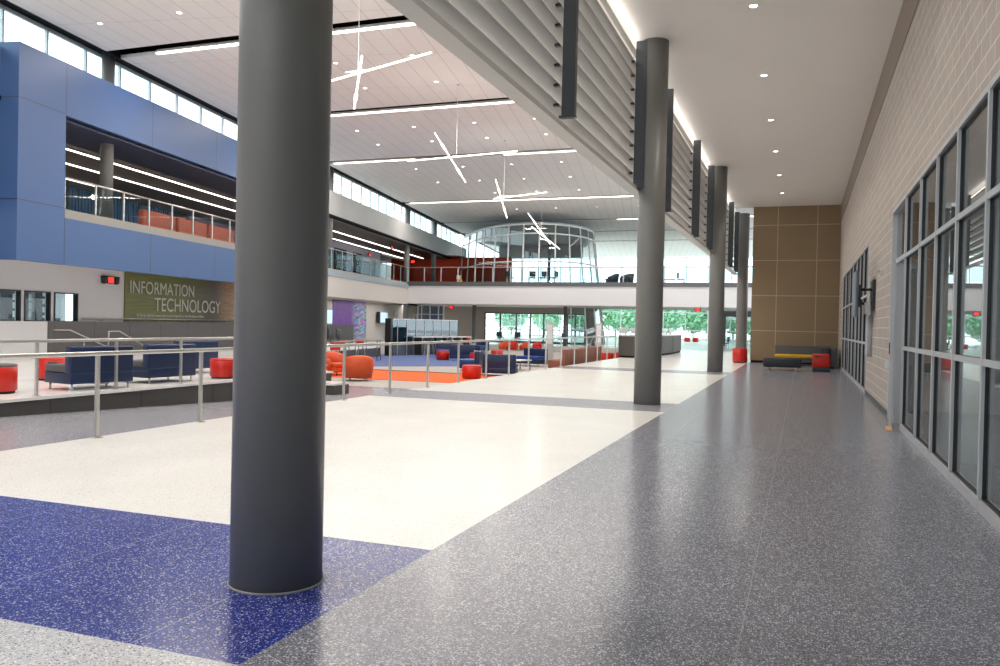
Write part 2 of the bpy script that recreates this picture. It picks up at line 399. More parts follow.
# clerestory
root = bpy.data.objects.new('window_6', None); C.objects.link(root); root['kind'] = S
f = MB(FM)
f.box(-18.2, -18.1, -12, 79, 8.6, 8.72); f.box(-18.2, -18.1, -12, 79, 10.16, 10.26)
y = -11.2
while y < 79:
    f.box(-18.2, -18.1, y - .035, y + .035, 8.6, 10.26); y += 1.77
f.build('window_frame', mat('white window frame', (.7, .74, .76), .4), root)
MB(FM).box(-18.155, -18.15, -12, 79, 8.72, 10.16).build('pane', M['glass'], root)
MB(FM).box(-18.3, -17.3, -12, 79, 10.27, 10.34).build('trim_4', M['black'], kind=S)
MB(FM).box(-18.25, -17.55, -12, 79, 8.5, 8.6).build('trim_9', M['white_wall'], kind=S)
MB(FM).box(-17.3, -17.2, -12, 79, 9.99, 10.3).build('trim_11', M['black'], kind=S)
for k, s_ in enumerate((24.9, 44.6, 60.2, 68.2, 5)):
    r = thing('column', ['grey round column rising behind blue balcony box into ceiling slot', 'grey round column left of long glass balustrade, partly behind nearest column',
        'grey round column at the corner where balustrade meets the bridge', 'grey round column in front of the orange upper wall', 'grey round column by the clerestory at the near end of the hall'][k], 'column', fw(17.82, s_))
    rr = .21; zb = (4.43, 4.43, -.35, 4.43, .17)[k]
    MB().lathe([(0, zb), (rr, zb), (rr, 10.3), (0, 10.3)], n=24).build('shaft', M['col'], r)
    MB().lathe([(rr, zb), (rr + .02, zb), (rr + .02, zb + .03), (rr, zb + .03)], n=24).build('base_ring', M['louv'], r)

# blue volume standing a little proud of the grey beam
DB = 16.76
sc0, sc1, so0, so1 = 19.7, 38.6, 21.56, 37.4
zb0, zb1, zo0, zo1, zb2 = 3.0, 4.36, 4.62, 7.34, 8.87
m = MB(FM)
m.box(-DB - .2, -DB, sc0, sc1, zo1, zb2)                    # top band
m.box(-DB - .2, -DB, sc0, so0, zb1, zo1)                    # pier
m.box(-DB - .2, -DB, sc0, sc1, zb0, zb1)                    # lower band
m.box(-DB - .2, -DB, so1, sc1, zb1, zo1)
m.box(-19.4, -DB - .2, sc0, sc0 + .25, zb0, zb2 - .3)       # near end
m.box(-17.3, -DB - .2, sc1 - .25, sc1, zb0, zb2)
m.box(-17.9, -DB - .2, sc0, sc0 + .25, zb2 - .3, zb2)
m.box(-17.9, -DB - .2, sc0 + .25, sc1 - .25, zb2 - .12, zb2)
m.build('wall_left', M['blue'], kind=S)
for z_ in (7.39, 4.64):
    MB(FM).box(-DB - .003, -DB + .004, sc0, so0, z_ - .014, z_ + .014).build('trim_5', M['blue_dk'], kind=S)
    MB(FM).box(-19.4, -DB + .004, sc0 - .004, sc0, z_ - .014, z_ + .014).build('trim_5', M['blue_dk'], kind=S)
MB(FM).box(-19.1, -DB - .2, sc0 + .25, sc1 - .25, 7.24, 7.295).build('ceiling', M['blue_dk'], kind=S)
MB(FM).box(-DB - .3, -DB - .002, so0, so1, zb1, zo0).build('trim_6', M['sill'], kind=S)
MB(FM).box(-17.4, -DB - .3, sc0 + .25, sc1 - .25, 4.33, ZF).build('floor', M['carpet_g'], kind=S)
MB(FM).box(-19.6, -DB - .2, sc0 + .25, sc1 - .25, 3.4, 3.5).build('ceiling', M['white_wall'], kind=S)
MB(FM).box(-19.7, -17.35, -12, sc0, 3.3, 4.33).build('ceiling', M['white_wall'], kind=S)

# ------------------------------------------------------------------ hall ceiling with black slots and LED strips
def fx(y, d=17.25):            # world x on the facade plane at distance d
    return (-d - math.sin(ROT) * y) / math.cos(ROT)
cy = [-14] + STRIPY + [YE]
for i in range(len(cy) - 1):
    a = cy[i] + (.13 if i else 0); b = cy[i + 1] - (.6 if i < len(cy) - 2 else 0)
    xr = -3.4 if b < 44 else 12
    MB().prism([(fx(a), a), (xr, a), (xr, b), (fx(b), b)], ZC, ZC + .12).build('ceiling', M['ceil'], kind=S)
MB().prism([(fx(-14) - 1.1, -14), (12, -14), (12, YE), (fx(YE) - 1.1, YE)], ZC + .35, ZC + .45).build('ceiling', M['black'], kind=S)
names = ['first', 'second', 'third', 'fourth', 'fifth', 'sixth', 'seventh', 'eighth', 'ninth', 'tenth']
vis = [y for y in STRIPY if y > 15]
for i, y in enumerate(STRIPY):
    x0 = fx(y) + (1.6 if 15 < y < 35 else .5); x1 = -3.7 if y < 44 else -2
    lab = ('long white LED strip in black ceiling slot, %s from the camera' % names[vis.index(y)]) if y in vis else 'white LED strip in ceiling slot overhead before the blue floor'
    if y not in vis: lab = 'white LED strip in ceiling slot, %s behind the view of the nearest column' % names[i]
    r = thing('strip_light', lab, 'ceiling light', ((x0 + x1) / 2, y, ZC), 0, 'LED strips in the ceiling slots')
    hw = (x1 - x0) / 2
    MB().box(-hw, hw, .02, .12, .02, .12).build('channel', M['beam'], r)
    n = 0; x = -hw; L = 2.44
    while x < hw - .3:
        xe = min(x + L - .05, hw)
        gap = (i == 5 and -20 < x + (x0 + x1) / 2 < -14.6) or (i == 7 and x + (x0 + x1) / 2 < -16) or i > 7
        if not gap: MB().box(x, xe, 0, .11, -.02, .02).build('led_tube', M['led'], r)
        x += L; n += 1
    if y < 60: area('ceiling_strip_lamp', ((x0 + x1) / 2, y + .05, ZC - .06), x1 - x0, .14, K_STRIP * (x1 - x0))

def downlight():
    r = thing('downlight', '', 'downlight')
    MB().lathe([(.065, 0), (.1, -.012), (.105, 0), (.105, .004)], n=20).build('trim_ring', M['white'], r)
    MB().lathe([(0, -.004), (.065, -.004), (.065, .002)], n=20).build('lens', M['lamp'], r)
    return r
dl = Proto(downlight)
rows = [(18.5, (-19.36, -16.5)), (23.65, (-14.65, -11.86)), (26.5, (-15.16, -12.32)), (32.35, (-18.87, -16.07, -13.24, -10.55)), (35.15, (-19.34, -16.49, -13.75, -10.93)),
        (41.3, (-20.32, -17.51, -14.72, -11.98)), (45.55, (-20.94, -18.23, -15.45, -12.67)), (50, (-18.9, -16.1, -13.32)), (57.5, (-20, -17, -14, -11))]
for i, (y, xs) in enumerate(rows):
    for j, x in enumerate(xs):
        dl((x, y, ZC - .001), 0, 'small round downlight in the planked hall ceiling, %s row back, %s from the left' % (names[i], names[j]), 'downlights in the hall ceiling')
sof = [6.9, 11.0, 15.1, 19.3, 23.45, 27.6, 31.9, 36.1]
for i, y in enumerate(sof):
    o = dl((-.95, y, 7.199), 0, 'round downlight in the smooth corridor soffit, %s' % (('overhead, nearest of the eight' if i == 0 else 'overhead, just out of view') if i < 2 else '%s of the single row from the camera' % names[i - 2]), 'downlights in the corridor soffit')
    d = bpy.data.lights.new('soffit_lamp', 'SPOT'); d.energy = K_SPOT * 4.2; d.spot_size = 2.2; d.spot_blend = .8; d.shadow_soft_size = .09; d.color = (1, .93, .85)
    q = bpy.data.objects.new('soffit_lamp', d); C.objects.link(q); q.location = (-.95, y, 7.17)

# ------------------------------------------------------------------ pendants made of crossed light sticks
def stick(root, name, a, b, r, mt): MB().tube([a, b], r, 8).build(name, mt, root)
PD = [((-10.21, 17.5, 7.53), (-12.35, 17.2, 7.02), (-8.32, 17.6, 7.86), (-10.11, 17.5, 7.92), (-10.36, 17.6, 6.68), 'nearest of the crossed stick pendants, right of the big column'),
      ((-11.7, 27, 7.43), (-13.74, 27.2, 7.42), (-9.32, 26.7, 7.45), (-12.48, 26.8, 8.29), (-11.41, 27.2, 6.55), 'crossed stick pendant hanging in front of the third LED strip'),
      ((-13.1, 35.8, 7.4), (-13.6, 35.8, 7.32), (-10.97, 35.6, 7.5), (-13.45, 35.6, 8.18), (-12.99, 36, 6.43), 'crossed stick pendant hanging left of the glass drum, third back'),
      ((-16.2, 51.6, 7.8), (-16.9, 51.6, 7.95), (-14.88, 51.4, 6.44), (-17.09, 51.4, 8.81), (-15.65, 51.8, 6.8), 'farthest crossed stick pendant, hanging before the curved glass')]
for (x0, a, b, c_, d_, lab) in PD:
    r = thing('pendant_light', lab, 'pendant light', (0, 0, 0), 0, 'crossed stick pendants over the hall')
    stick(r, 'cable', (x0[0], x0[1], x0[2]), (x0[0], x0[1], 10.0), .008, M['white'])
    MB().lathe([(0, 9.96), (.07, 9.96), (.07, 10), (0, 10)], x0[0], x0[1], 12).build('ceiling_rose', M['white'], r)
    stick(r, 'light_stick', a, b, .022, M['led2'])
    stick(r, 'light_stick', c_, d_, .024, M['led2'])
    for t in (.22, .72):
        p = Vector(c_).lerp(Vector(d_), t); q = Vector(c_).lerp(Vector(d_), t + .12)
        MB().tube([p, q], .04, 8).build('glow_sleeve', M['led'], r)
    d = bpy.data.lights.new('pendant_lamp', 'POINT'); d.energy = 45; d.shadow_soft_size = .12; d.color = (1, .94, .86)
    q = bpy.data.objects.new('pendant_lamp', d); C.objects.link(q); q.location = (x0[0], x0[1] - .6, x0[2])
    MB().tube([Vector(x0) + Vector((-.35, 0, .02)), Vector(x0) + Vector((.35, 0, .02))], .025, 8).build('cross_bracket', M['white'], r)

# ------------------------------------------------------------------ corridor soffit, right wall, tan end wall
MB().box(-3.4, XW + .3, -14, 40.3, 7.2, 7.32).build('ceiling', M['soffit'], kind=S)
MB().box(-3.5, -3.4, -14, 44, 7.2, ZC).build('wall_right', M['soffit'], kind=S)
TH = .25
m = MB()
Z1 = 3.74
for a, b in ((-14, -3.0), (16.45, 22.35), (35.9, 40.2)): m.box(XW, XW + TH, a, b, 0, 7.2)
for a, b in ((-3.0, 16.45), (22.35, 35.9)): m.box(XW, XW + TH, a, b, Z1, 7.2)
m.build('wall_right', M['cmu'], kind=S)
MB().box(XW - .02, XW, -14, 40, 6.42, 7.2).build('shade_strip', mat('taupe shade strip', (.27, .225, .185), .7), kind=S)  # darker strip puts the shading at the wall top into colour
MB().box(XW - .015, XW, 16.6, 22.3, 0, .1).build('baseboard_right', M['fin'], kind=S)
MB().box(-34, 8, -14.3, -14, 0, 3.2).build('wall_near', M['white_wall'], kind=S); MB().box(-34, 8, -14.3, -14, 6.5, 10.4).build('wall_near', M['white_wall'], kind=S)
for x in range(-32, 8, 3): MB().box(x - .06, x + .06, -14.2, -14.1, 3.2, 6.5).build('trim_10', M['alu'], kind=S)
# rooms behind the glass
MB().box(6.5, 6.6, -14, 38, 0, 4.2).build('wall_right', M['white_wall'], kind=S)
MB().box(XW + TH, 6.5, -14, 38, 4.0, 4.2).build('ceiling', M['white_wall'], kind=S)
MB().box(XW + TH, 6.5, 18.2, 18.4, 0, 4.0).build('wall_right', M['white_wall'], kind=S)
MB().box(XW + TH, 6.5, 37.9, 38.1, 0, 4.0).build('wall_right', M['white_wall'], kind=S)
for y in (4, 13, 27): area('office_ceiling_lamp', (4.2, y, 3.95), 1.2, 3.5, 110)
def storefront(idx, y0, y1, mul, zs, last):
    root = bpy.data.objects.new('window_%d' % idx, None); C.objects.link(root); root['kind'] = S
    f = MB(); g = MB(); x0, x1 = XW - .02, XW + .008; fwid = .068
    ys = [y0 + .03] + list(mul) + [y1 - .03]
    for y in ys: f.box(x0, x1, y - fwid / 2, y + fwid / 2, 0, Z1); g.box(x1, XW + .04, y - .03, y + .03, 0, Z1)
    for z in zs: f.box(x0 + .004, x1 - .002, y0, y1, z - .03, z + .03); g.box(x1, XW + .05, y0, y1, z - .028, z + .028)
    f.box(x0 + .002, x1, y0, y1, Z1 - .06, Z1); f.box(x0 + .002, x1, y0, y1, 0, .1); g.box(x1, XW + .05, y0, y1, 0, .11); g.box(x1, XW + .05, y0, y1, Z1 - .08, Z1)
    f.build('mullion_frame', M['alu'], root); g.build('gasket', M['gasket'], root)
    zz = [.1] + list(zs) + [Z1 - .06]
    for a, b in zip(ys, ys[1:]):
        MB().box(XW + .03, XW + .036, a + .03, b - .03, .11, Z1 - .08).build('pane', M['glass_w'], root)
    return root
storefront(1, -3.0, 14.42, [-1.4, .2, 1.8, 3.4, 5.1, 6.7, 8.23, 9.75, 11.19, 12.68], (1.3, 2.75), None)
storefront(2, 22.35, 35.9, [23.9, 25.4, 26.9, 28.9, 30.8, 33.5], (1.25, 2.45), None)
# open entrance door leaf at the end of the near glazing, held by a wedge
f = MB(); f.box(XW - .02, XW + .1, 14.42, 14.47, 0, Z1); f.box(XW - .02, XW + .1, 15.46, 15.52, 0, 2.72); f.box(XW - .02, XW + .1, 16.39, 16.45, 0, Z1); f.box(XW - .016, XW + .1, 14.47, 16.39, Z1 - .06, Z1); f.box(XW - .016, XW + .1, 14.47, 16.39, 2.72, 2.80); f.box(XW, XW + .05, 15.52, 15.6, .02, 2.72); f.box(XW, XW + .05, 16.31, 16.39, .02, 2.72); f.box(XW, XW + .05, 15.6, 16.31, .02, .22)
door = bpy.data.objects.new('door_1', None); C.objects.link(door); door['kind'] = S
f.build('door_frame', M['alu'], door)
MB().box(XW + .06, XW + .066, 15.6, 16.31, .22, 2.72).build('pane', M['glass_w'], door)
MB().box(XW + .06, XW + .066, 14.47, 16.39, 2.8, Z1 - .06).build('pane', M['glass_w'], door)
R1 = Matrix.Translation((XW - .05, 15.46, 0)) @ Matrix.Rotation(math.radians(-6), 4, 'Z')
f = MB(R1)      # leaf swung out along the wall
for p in ((-.03, .02, -1.0, -.9, .02, 2.7), (-.03, .02, -.1, 0, .02, 2.7), (-.03, .02, -.9, -.1, 2.58, 2.7), (-.03, .02, -.9, -.1, .02, .22)): f.box(*p)
f.build('door_leaf', M['alu'], door)
MB(R1).box(-.008, -.002, -.9, -.1, .22, 2.58).build('pane', M['glass_w'], door)
m = MB(R1); m.tube([(-.09, -.95, 1.02), (-.09, -.12, 1.02)], .016); m.box(-.1, -.02, -.96, -.86, .97, 1.07); m.build('push_bar', M['steel'], door)
m = MB(R1); m.box(-.045, -.03, -.98, -.9, 1.2, 1.38); m.build('lock_plate', M['gasket'], door)
t = thing('door_wedge', 'small tan wooden wedge on the floor holding the glass door open', 'doorstop', (XW - .19, 14.25, 0), math.radians(85))
m = MB(); m.extr([(0, 0), (.2, 0), (.2, .05), (0, .012)], 'y', -.045, .045); m.build('wedge_block', M['wood'], t)
# tan end wall
MB().box(-2.28, XW + .2, 40, 40.3, .1, 7.2).build('wall_far', M['tan'], kind=S)
MB().box(-2.25, XW, 39.98, 40.02, 0, .1).build('baseboard_far', M['black'], kind=S)
MB().box(XW, XW + 10, 40.3, 40.5, 0, ZC).build('wall_far', M['beige'], kind=S)
MB().box(XW + .1, XW + .3, 40.3, 44, 0, ZC).build('wall_right', M['beige'], kind=S)

# wall-mounted display on a bracket, camera, conduit box
t = thing('wall_display', 'flat display on a black swing bracket mounted on the block wall', 'display', (XW, 20.4, 2.3))
MB().box(-.06, -.0, -.42, .42, -.27, .4).build('wall_plate', M['black_pl'], t)
m = MB()
for z in (-.12, .2): m.tube([(-.05, -.1, z), (-.2, .35, z), (-.3, .1, z)], .03); m.tube([(-.05, .3, z), (-.24, -.05, z), (-.3, .2, z)], .028)
m.box(-.34, -.28, -.15, .35, -.2, .3); m.build('bracket_arm', M['black_pl'], t)
m = MB(); m.rbox(-.40, -.34, -.25, .95, -.42, .62, .012, 2); m.build('screen', mat('display back blue grey', (.12, .14, .18), .4), t)
MB().box(-.2, -.08, -.1, .08, -.36, -.1).build('cable_box', M['white'], t)
t = thing('security_camera', 'small white camera on the block wall above the display bracket', 'camera', (XW, 18.45, 2.72))
MB().box(-.05, 0, -.04, .04, -.04, .08).build('mount', M['white'], t)
MB().tube([(-.05, 0, .05), (-.13, -.06, .06), (-.15, -.12, .0)], .03, 10).build('camera_body', M['white'], t)
t = thing('conduit_box', 'tall grey electrical box on the block wall below the display', 'electrical box', (XW, 21.0, .98))
MB().rbox(-.1, 0, -.3, .3, 0, .92, .012, 2).build('cover', M['alu'], t)
MB().tube([(-.03, 0, .92), (-.03, 0, 1.1)], .02).build('conduit', M['alu'], t)

# ------------------------------------------------------------------ big columns and louvre screen
clab = ['nearest big dark grey round column standing on the blue terrazzo', 'second big dark grey round column, at the grey band across the white floor',
        'third big dark grey round column, right of the reception desk', 'farthest big dark grey round column, by the tan panel wall']
for (x, y), lab in zip(((-2.895, 4.13), (-2.885, 16.45), (-2.88, 29.9), (-2.84, 42.2)), clab):
    r = thing('column', lab, 'column', (x, y, 0), 0, 'round columns along the corridor')
    MB().lathe([(0, 0), (.266, 0), (.266, 7.2), (0, 7.2)], n=48).build('shaft', M['col'], r)
    MB().lathe([(.272, 0), (.279, 0), (.277, .008), (.272, .01)], n=48).build('base_seal', M['seal'], r)
# uplight added above the louvre screen to brighten the soffit, channel included
cv = thing('added_uplight', 'thin LED line added above the louvre screen to brighten the corridor soffit', 'ceiling light', (-3.3, 18, 7.06))
MB().box(-.04, .04, -24, 25, -.04, 0).build('channel', M['beam'], cv)
MB().box(-.025, .025, -24, 25, 0, .01).build('led_tube', M['led2'], cv)
o = area('added_uplight_lamp', (-3.24, 17.5, 7.07), .06, 44, 50); o.rotation_euler = (0, math.radians(180 + 56), 0)
scr = thing('louvre_screen', 'long grey horizontal louvre screen with slate fins hanging between corridor and hall', 'louvre screen', (0, 0, 0))
MB().box(-3.36, -3.14, -6, 43, 4.24, 4.31).build('bottom_beam', M['beam'], scr)
tl = math.radians(24)
z = 4.58
k = 0
while z < 7.0:
    prof = []
    for a in range(14):
        t_ = 2 * PI * a / 14; u = .115 * math.cos(t_); v = .022 * math.sin(t_)
        prof.append((-3.37 + u * math.cos(tl) - v * math.sin(tl), z + u * math.sin(tl) + v * math.cos(tl)))
    MB().extr(prof, 'y', -6, 43, smooth=True).build('louvre_blade', M['louv'], scr)
    z += .275; k += 1
for y in (-1.5, 10.98, 16.25, 19.7, 25.3, 29.35, 33.7, 38.0, 41.3):
    m = MB(); xl = -3.19 if y < 12 else -3.22; zf = 4.42 if y < 12 else 4.3; m.box(xl, -3.02, y - .03, y + .03, zf, 7.17); m.box(-3.02, -3.0, y - .05, y + .05, zf, 7.17)
    m.box(xl - .03, -2.99, y - .06, y + .04, zf - .03, zf)
    o = m.build('support_fin', M['fin'], scr)
    zz = 4.58
    while zz < 7.0: MB().box(-3.31, -3.24, y - .035, y + .035, zz - .018, zz + .018).build('clip', M['black_pl'], o); zz += .275

# ------------------------------------------------------------------ guard railings
def railing(name, label, x, ys, z0, top, ext, zfun=None, thick=.045):
    r = thing(name, label, 'railing', (x, 0, 0))
    for y in ys:
        zb = zfun(y) if zfun else z0
        p = MB().box(-.02, .02, y - thick / 2, y + thick / 2, zb, top - .03).build('post', M['steel'], r)
        MB().box(-.05, .05, y - .05, y + .05, zb, zb + .012).build('base_plate', M['steel'], p)
    MB().rbox(-.03, .03, ext[0], ext[1], top - .035, top + .02, .012, 2).build('top_rail', M['steel'], r)
    return r
railing('guard_railing', 'long stainless guard railing along the edge of the white floor', XR + .08, [4.4, 6.2, 8.0, 9.9, 11.9, 13.95, 15.85, 17.75, 19.6, 21.6, 23.5, 25.4, 27.3, 29.2, 31.1, 33, 34.9, 36.8, 38.6], 0, 1.07, (3.6, 38.62))
railing('platform_railing', 'stainless railing on the edge of the raised platform with blue sofas', -11.98, [6.6, 8.4, 10.25, 11.95, 13.65, 15.35, 17.1, 18.9], ZP, 1.10, (4.8, 19.0))
def handrail(label, pts, posts, base):
    r = thing('stair_handrail', label, 'handrail')
    MB(FM).tube(pts, .024).build('rail', M['steel'], r)
    for (s_, z_) in posts: MB(FM).tube([(pts[0][0], s_, base), (pts[0][0], s_, z_)], .022).build('post', M['steel'], r)
handrail('left of the two sloping handrails before the dark panel wall', [(-19.08, 24.1, 1.02), (-18.9, 24.65, 1.02), (-18.9, 26.4, .47), (-18.9, 27.2, .3)], [(25.6, .7)], .17)
handrail('right of the two sloping handrails before the dark panel wall', [(-18.5, 26.1, .17), (-18.5, 26.1, .98), (-18.5, 26.7, .98), (-18.5, 28.4, .35)], [], .17)
r = thing('wall_handrail', 'long handrail on brackets under the information technology mural', 'handrail')
MB(FM).tube([(-19.38, 25.9, 1.42), (-19.38, 40, 1.42)], .024).build('rail', M['steel'], r)
for s_ in (27, 28.7, 30.6, 32.5, 34.4, 36.3): MB(FM).tube([(-19.5, s_, 1.36), (-19.4, s_, 1.36), (-19.38, s_, 1.41)], .014).build('bracket', M['steel'], r)
r = thing('stair_railing', 'thin dark stair railing below the purple mural', 'railing')
m = MB(FM); m.tube([(-17.8, 42.4, 1.35), (-17.8, 44.0, 1.35), (-17.8, 45.9, .75)], .025); m.build('rail', M['alu_dk'], r)
for s_, z_ in ((42.5, 1.35), (44.0, 1.35), (45.4, .85)): MB(FM).tube([(-17.8, s_, -.2), (-17.8, s_, z_)], .02).build('post', M['alu_dk'], r)

# glass balustrades
def balustrade(label, P0, P1, n, z0, zt, mt_post, pane=True, toe=.0, solid=.12):
    P0 = Vector(P0); P1 = Vector(P1); d = (P1 - P0); L = d.length; ang = math.atan2(d.y, d.x)
    r = thing('glass_balustrade', label, 'balustrade', (P0.x, P0.y, z0), ang)
    h = zt - z0
    for i in range(n + 1):
        x = L * i / n
        p = MB().box(x - .025, x + .025, -.025, .025, 0, h - .02).build('post', mt_post, r)
        if i < n:
            MB().box(x + .06, x + L / n - .06, -.006, .006, .08, h - .06).build('glass_panel', M['glass_b'], r)
            for zc in (.2, h - .3): MB().box(x - .05, x + .05, -.02, .02, zc - .02, zc + .02).build('glass_clamp', mt_post, p)
    MB().tube([(0, 0, h), (L, 0, h)], .026).build('handrail', mt_post, r)
    return r
balustrade('glass balustrade with steel posts in the opening of the blue box', fw(16.9, 21.7), fw(16.9, 37.1), 11, 4.62, 5.57, M['steel'])
balustrade('long glass balustrade on the grey slab along the upper left floor', fw(17.42, 37.3), fw(17.42, 59.0), 13, 4.43, 5.55, M['steel'])
balustrade('glass balustrade along the top of the white bridge', (-27.6, YB + .1, 0), (2, YB + .1, 0), 22, 4.5, 5.55, M['alu'])

# inside of the blue box
def strip_long(label, d_, z_, a, b):
    r = thing('strip_light', label, 'ceiling light', (0, 0, 0), 0, 'long LED lines under the upper floor ceiling')
    MB(FM).box(-d_ - .04, -d_ + .04, a, b, z_ - .05, z_ - .02).build('led_tube', M['led'], r)
    MB(FM).box(-d_ - .08, -d_ + .08, a, b, z_ - .02, z_).build('housing', M['beam'], r)
strip_long('topmost LED line inside the blue balcony box', 19.8, 7.28, 15, 72)
strip_long('second LED line inside the blue balcony box', 21.7, 7.28, 15, 72)
strip_long('lowest and deepest LED line inside the blue balcony box', 24.1, 7.28, 15, 33)
# curtains and lounge behind the blue balcony
cur = MB(FM); 
for i in range(60):
    s_ = 33.4 + i * .145
    cur.box(-25.8 + .05 * math.sin(i * 2.1), -25.74 + .05 * math.sin(i * 2.1), s_, s_ + .14, ZF, 7.28)
cur.build('curtain', mat('blue curtain', (.06, .2, .42), .7), tag_=('blue pleated curtain behind the balcony of the blue box', 'curtain'))
MB(FM).box(-25.4, -25.2, 42.4, 55, ZF, 7.2).build('wall_left', mat('upper mural lilac orange', (.35, .25, .35), .6), kind=S)
for k in range(3):
    m = MB(FM); m.rbox(-18.75, -18.0, 27.3 + k * 2.3, 29.4 + k * 2.3, ZF, ZF + .42, .06); m.rbox(-18.25, -18.0, 27.3 + k * 2.3, 29.4 + k * 2.3, ZF + .3, ZF + 1.0, .06)
    m.build('lounge_sofa', M['orange'], tag_=('rust orange sofa back behind the blue box balustrade, %s along' % names[k], 'sofa', 'sofas on the upper balcony'))

# ------------------------------------------------------------------ murals
def mural(label, d_, s0, s1, z0, z1, kind_):
    N = NT('mural ' + kind_); tc = N.n('ShaderNodeTexCoord'); P = tc.outputs['Generated']
    sx = N.n('ShaderNodeSeparateXYZ'); N.l(P, sx.inputs[0])
    # generated x,y both run along the wall; use y
    y = sx.outputs[1]; z_ = sx.outputs[2]
    n1 = N.n('ShaderNodeTexNoise'); n1.inputs['Scale'].default_value = 5; n1.inputs['Detail'].default_value = 6
    mp = N.n('ShaderNodeMapping'); N.l(P, mp.inputs[0]); mp.inputs['Scale'].default_value = (0, 1.2, 6) if kind_ == 'green' else (0, 3, 2)
    N.l(mp.outputs[0], n1.inputs['Vector'])
    if kind_ == 'green':
        c = mixc(N, n1.outputs[0], (.035, .045, .012), (.23, .24, .03))
        r = N.n('ShaderNodeMapRange'); r.inputs[1].default_value = .35; r.inputs[2].default_value = .75; N.l(y, r.inputs[0])
        c = mixc(N, r.outputs[0], c, (.06, .045, .03))
        n2 = N.n('ShaderNodeTexNoise'); n2.inputs['Scale'].default_value = 9; n2.inputs['Distortion'].default_value = 1.5; N.l(P, n2.inputs['Vector'])
        r2 = N.n('ShaderNodeMapRange'); r2.inputs[1].default_value = .72; r2.inputs[2].default_value = .95; N.l(y, r2.inputs[0])
        c = mixc(N, math_n(N, 'MULTIPLY', r2.outputs[0], n2.outputs[0]), c, (.75, .42, .2))
    else:
        c = mixc(N, n1.outputs[0], (.10, .04, .22), (.22, .09, .36))
        v = N.n('ShaderNodeTexVoronoi'); v.inputs['Scale'].default_value = 14
        mp2 = N.n('ShaderNodeMapping'); N.l(P, mp2.inputs[0]); mp2.inputs['Scale'].default_value = (0, 1, 1.6); N.l(mp2.outputs[0], v.inputs['Vector'])
        hs = N.n('ShaderNodeMix', data_type='RGBA'); hs.inputs[0].default_value = .55; N.l(v.outputs['Color'], hs.inputs[6]); hs.inputs[7].default_value = (.1, .14, .4, 1)
        r = N.n('ShaderNodeMapRange'); r.inputs[1].default_value = .5; r.inputs[2].default_value = .72; N.l(y, r.inputs[0])
        c = mixc(N, r.outputs[0], c, hs.outputs[2])
    N.l(c, N.b.inputs['Base Color']); N.b.inputs['Roughness'].default_value = .45
    o = MB(FM).box(-d_ - .03, -d_, s0, s1, z0, z1).build('mural', N.m)
    tag(o, label, 'mural'); return o
def text(body, size, d_, s_, z_, mt, parent, bold=0, sx=1):
    cu = bpy.data.curves.new('t', 'FONT'); cu.body = body; cu.size = size; cu.extrude = .004; cu.offset = bold
    tmp = bpy.data.objects.new('t', cu); C.objects.link(tmp); dg = bpy.context.evaluated_depsgraph_get()
    me = bpy.data.meshes.new_from_object(tmp.evaluated_get(dg)); bpy.data.objects.remove(tmp)
    mw = Matrix.Rotation(ROT, 4, 'Z') @ Matrix.Translation((-d_, s_, z_)) @ Matrix.Rotation(PI / 2, 4, 'Z') @ Matrix.Rotation(PI / 2, 4, 'X') @ Matrix.Diagonal((sx, 1, 1, 1))
    me.transform(mw); me.materials.append(mt)
    o = bpy.data.objects.new('lettering', me); C.objects.link(o); o.parent = parent; return o
M['letter'] = mat('pale lettering', (.55, .55, .5), .5)
mu = mural('green wide mural reading INFORMATION TECHNOLOGY on the lower left wall', 19.46, 28.38, 37.5, 1.25, 3.25, 'green')
a = text('INFORMATION', .70, 19.43, 28.62, 2.42, M['letter'], mu, 0, .97)
a = text('TECHNOLOGY', .78, 19.43, 30.25, 1.75, M['letter'], mu, 0, .99)
a = text("It's fine to celebrate success, but it is more important to heed the lessons of failure", .16, 19.43, 29.1, 1.52, M['letter'], mu, .001, .92)
a = text('-Bill Gates', .16, 19.43, 36.0, 1.33, M['letter'], mu, .001, 1)
mu = mural('purple mural with colourful collage beside the wall monitor', 19.46, 49.6, 56.0, .3, 2.92, 'purple')
def exit_sign(label, loc, rz, heads=True, sc=1.0, hang=0):
    r = thing('exit_sign', label, 'sign', loc, rz)
    MB().box(-.15 * sc, .15 * sc, -.03, .03, -.1 * sc, .1 * sc).build('housing', M['black_pl'], r)
    MB().box(-.11 * sc, .11 * sc, -.04, -.03, -.07 * sc, .07 * sc).build('glowing_face', M['exit'], r)
    if hang:
        for s_ in (-.1, .1): MB().tube([(s_, 0, .08), (s_, 0, hang)], .01, 6).build('hanger_rod', M['black_pl'], r)
    if heads:
        for s_ in (-1, 1):
            MB().lathe([(0, -.12 * sc), (.07 * sc, -.1 * sc), (.09 * sc, .1 * sc), (0, .1 * sc)], s_ * .26 * sc, 0, 12).build('lamp_head', M['black_pl'], r)
exit_sign('black emergency sign with red glow on the white wall left of the green mural', fw(19.42, 27.45, 2.84), ROT + PI / 2, True, 1.35)
exit_sign('red lit sign hanging in front of lilac room wall upstairs', fw(20.8, 60.2, 6.55), ROT + PI / 2, False, 1.3, .75)
exit_sign('red lit sign hanging under the LED lines upstairs, middle one', fw(18.5, 58.5, 6.95), ROT + PI / 2, False, 1.3, .35)
exit_sign('red lit sign hanging just left of the orange upper wall', (-31.6, 64, 6.7), 0, False, 1.4, .6)
exit_sign('red lit sign at the wall edge below the bridge, near the glass office', (-25.3, 58, 2.72), 0, False, 1.2, .18)
exit_sign('red lit sign hanging under the right half of the white bridge', (-6.5, YB + .15, 2.72), 0, False, 1.3, .19)
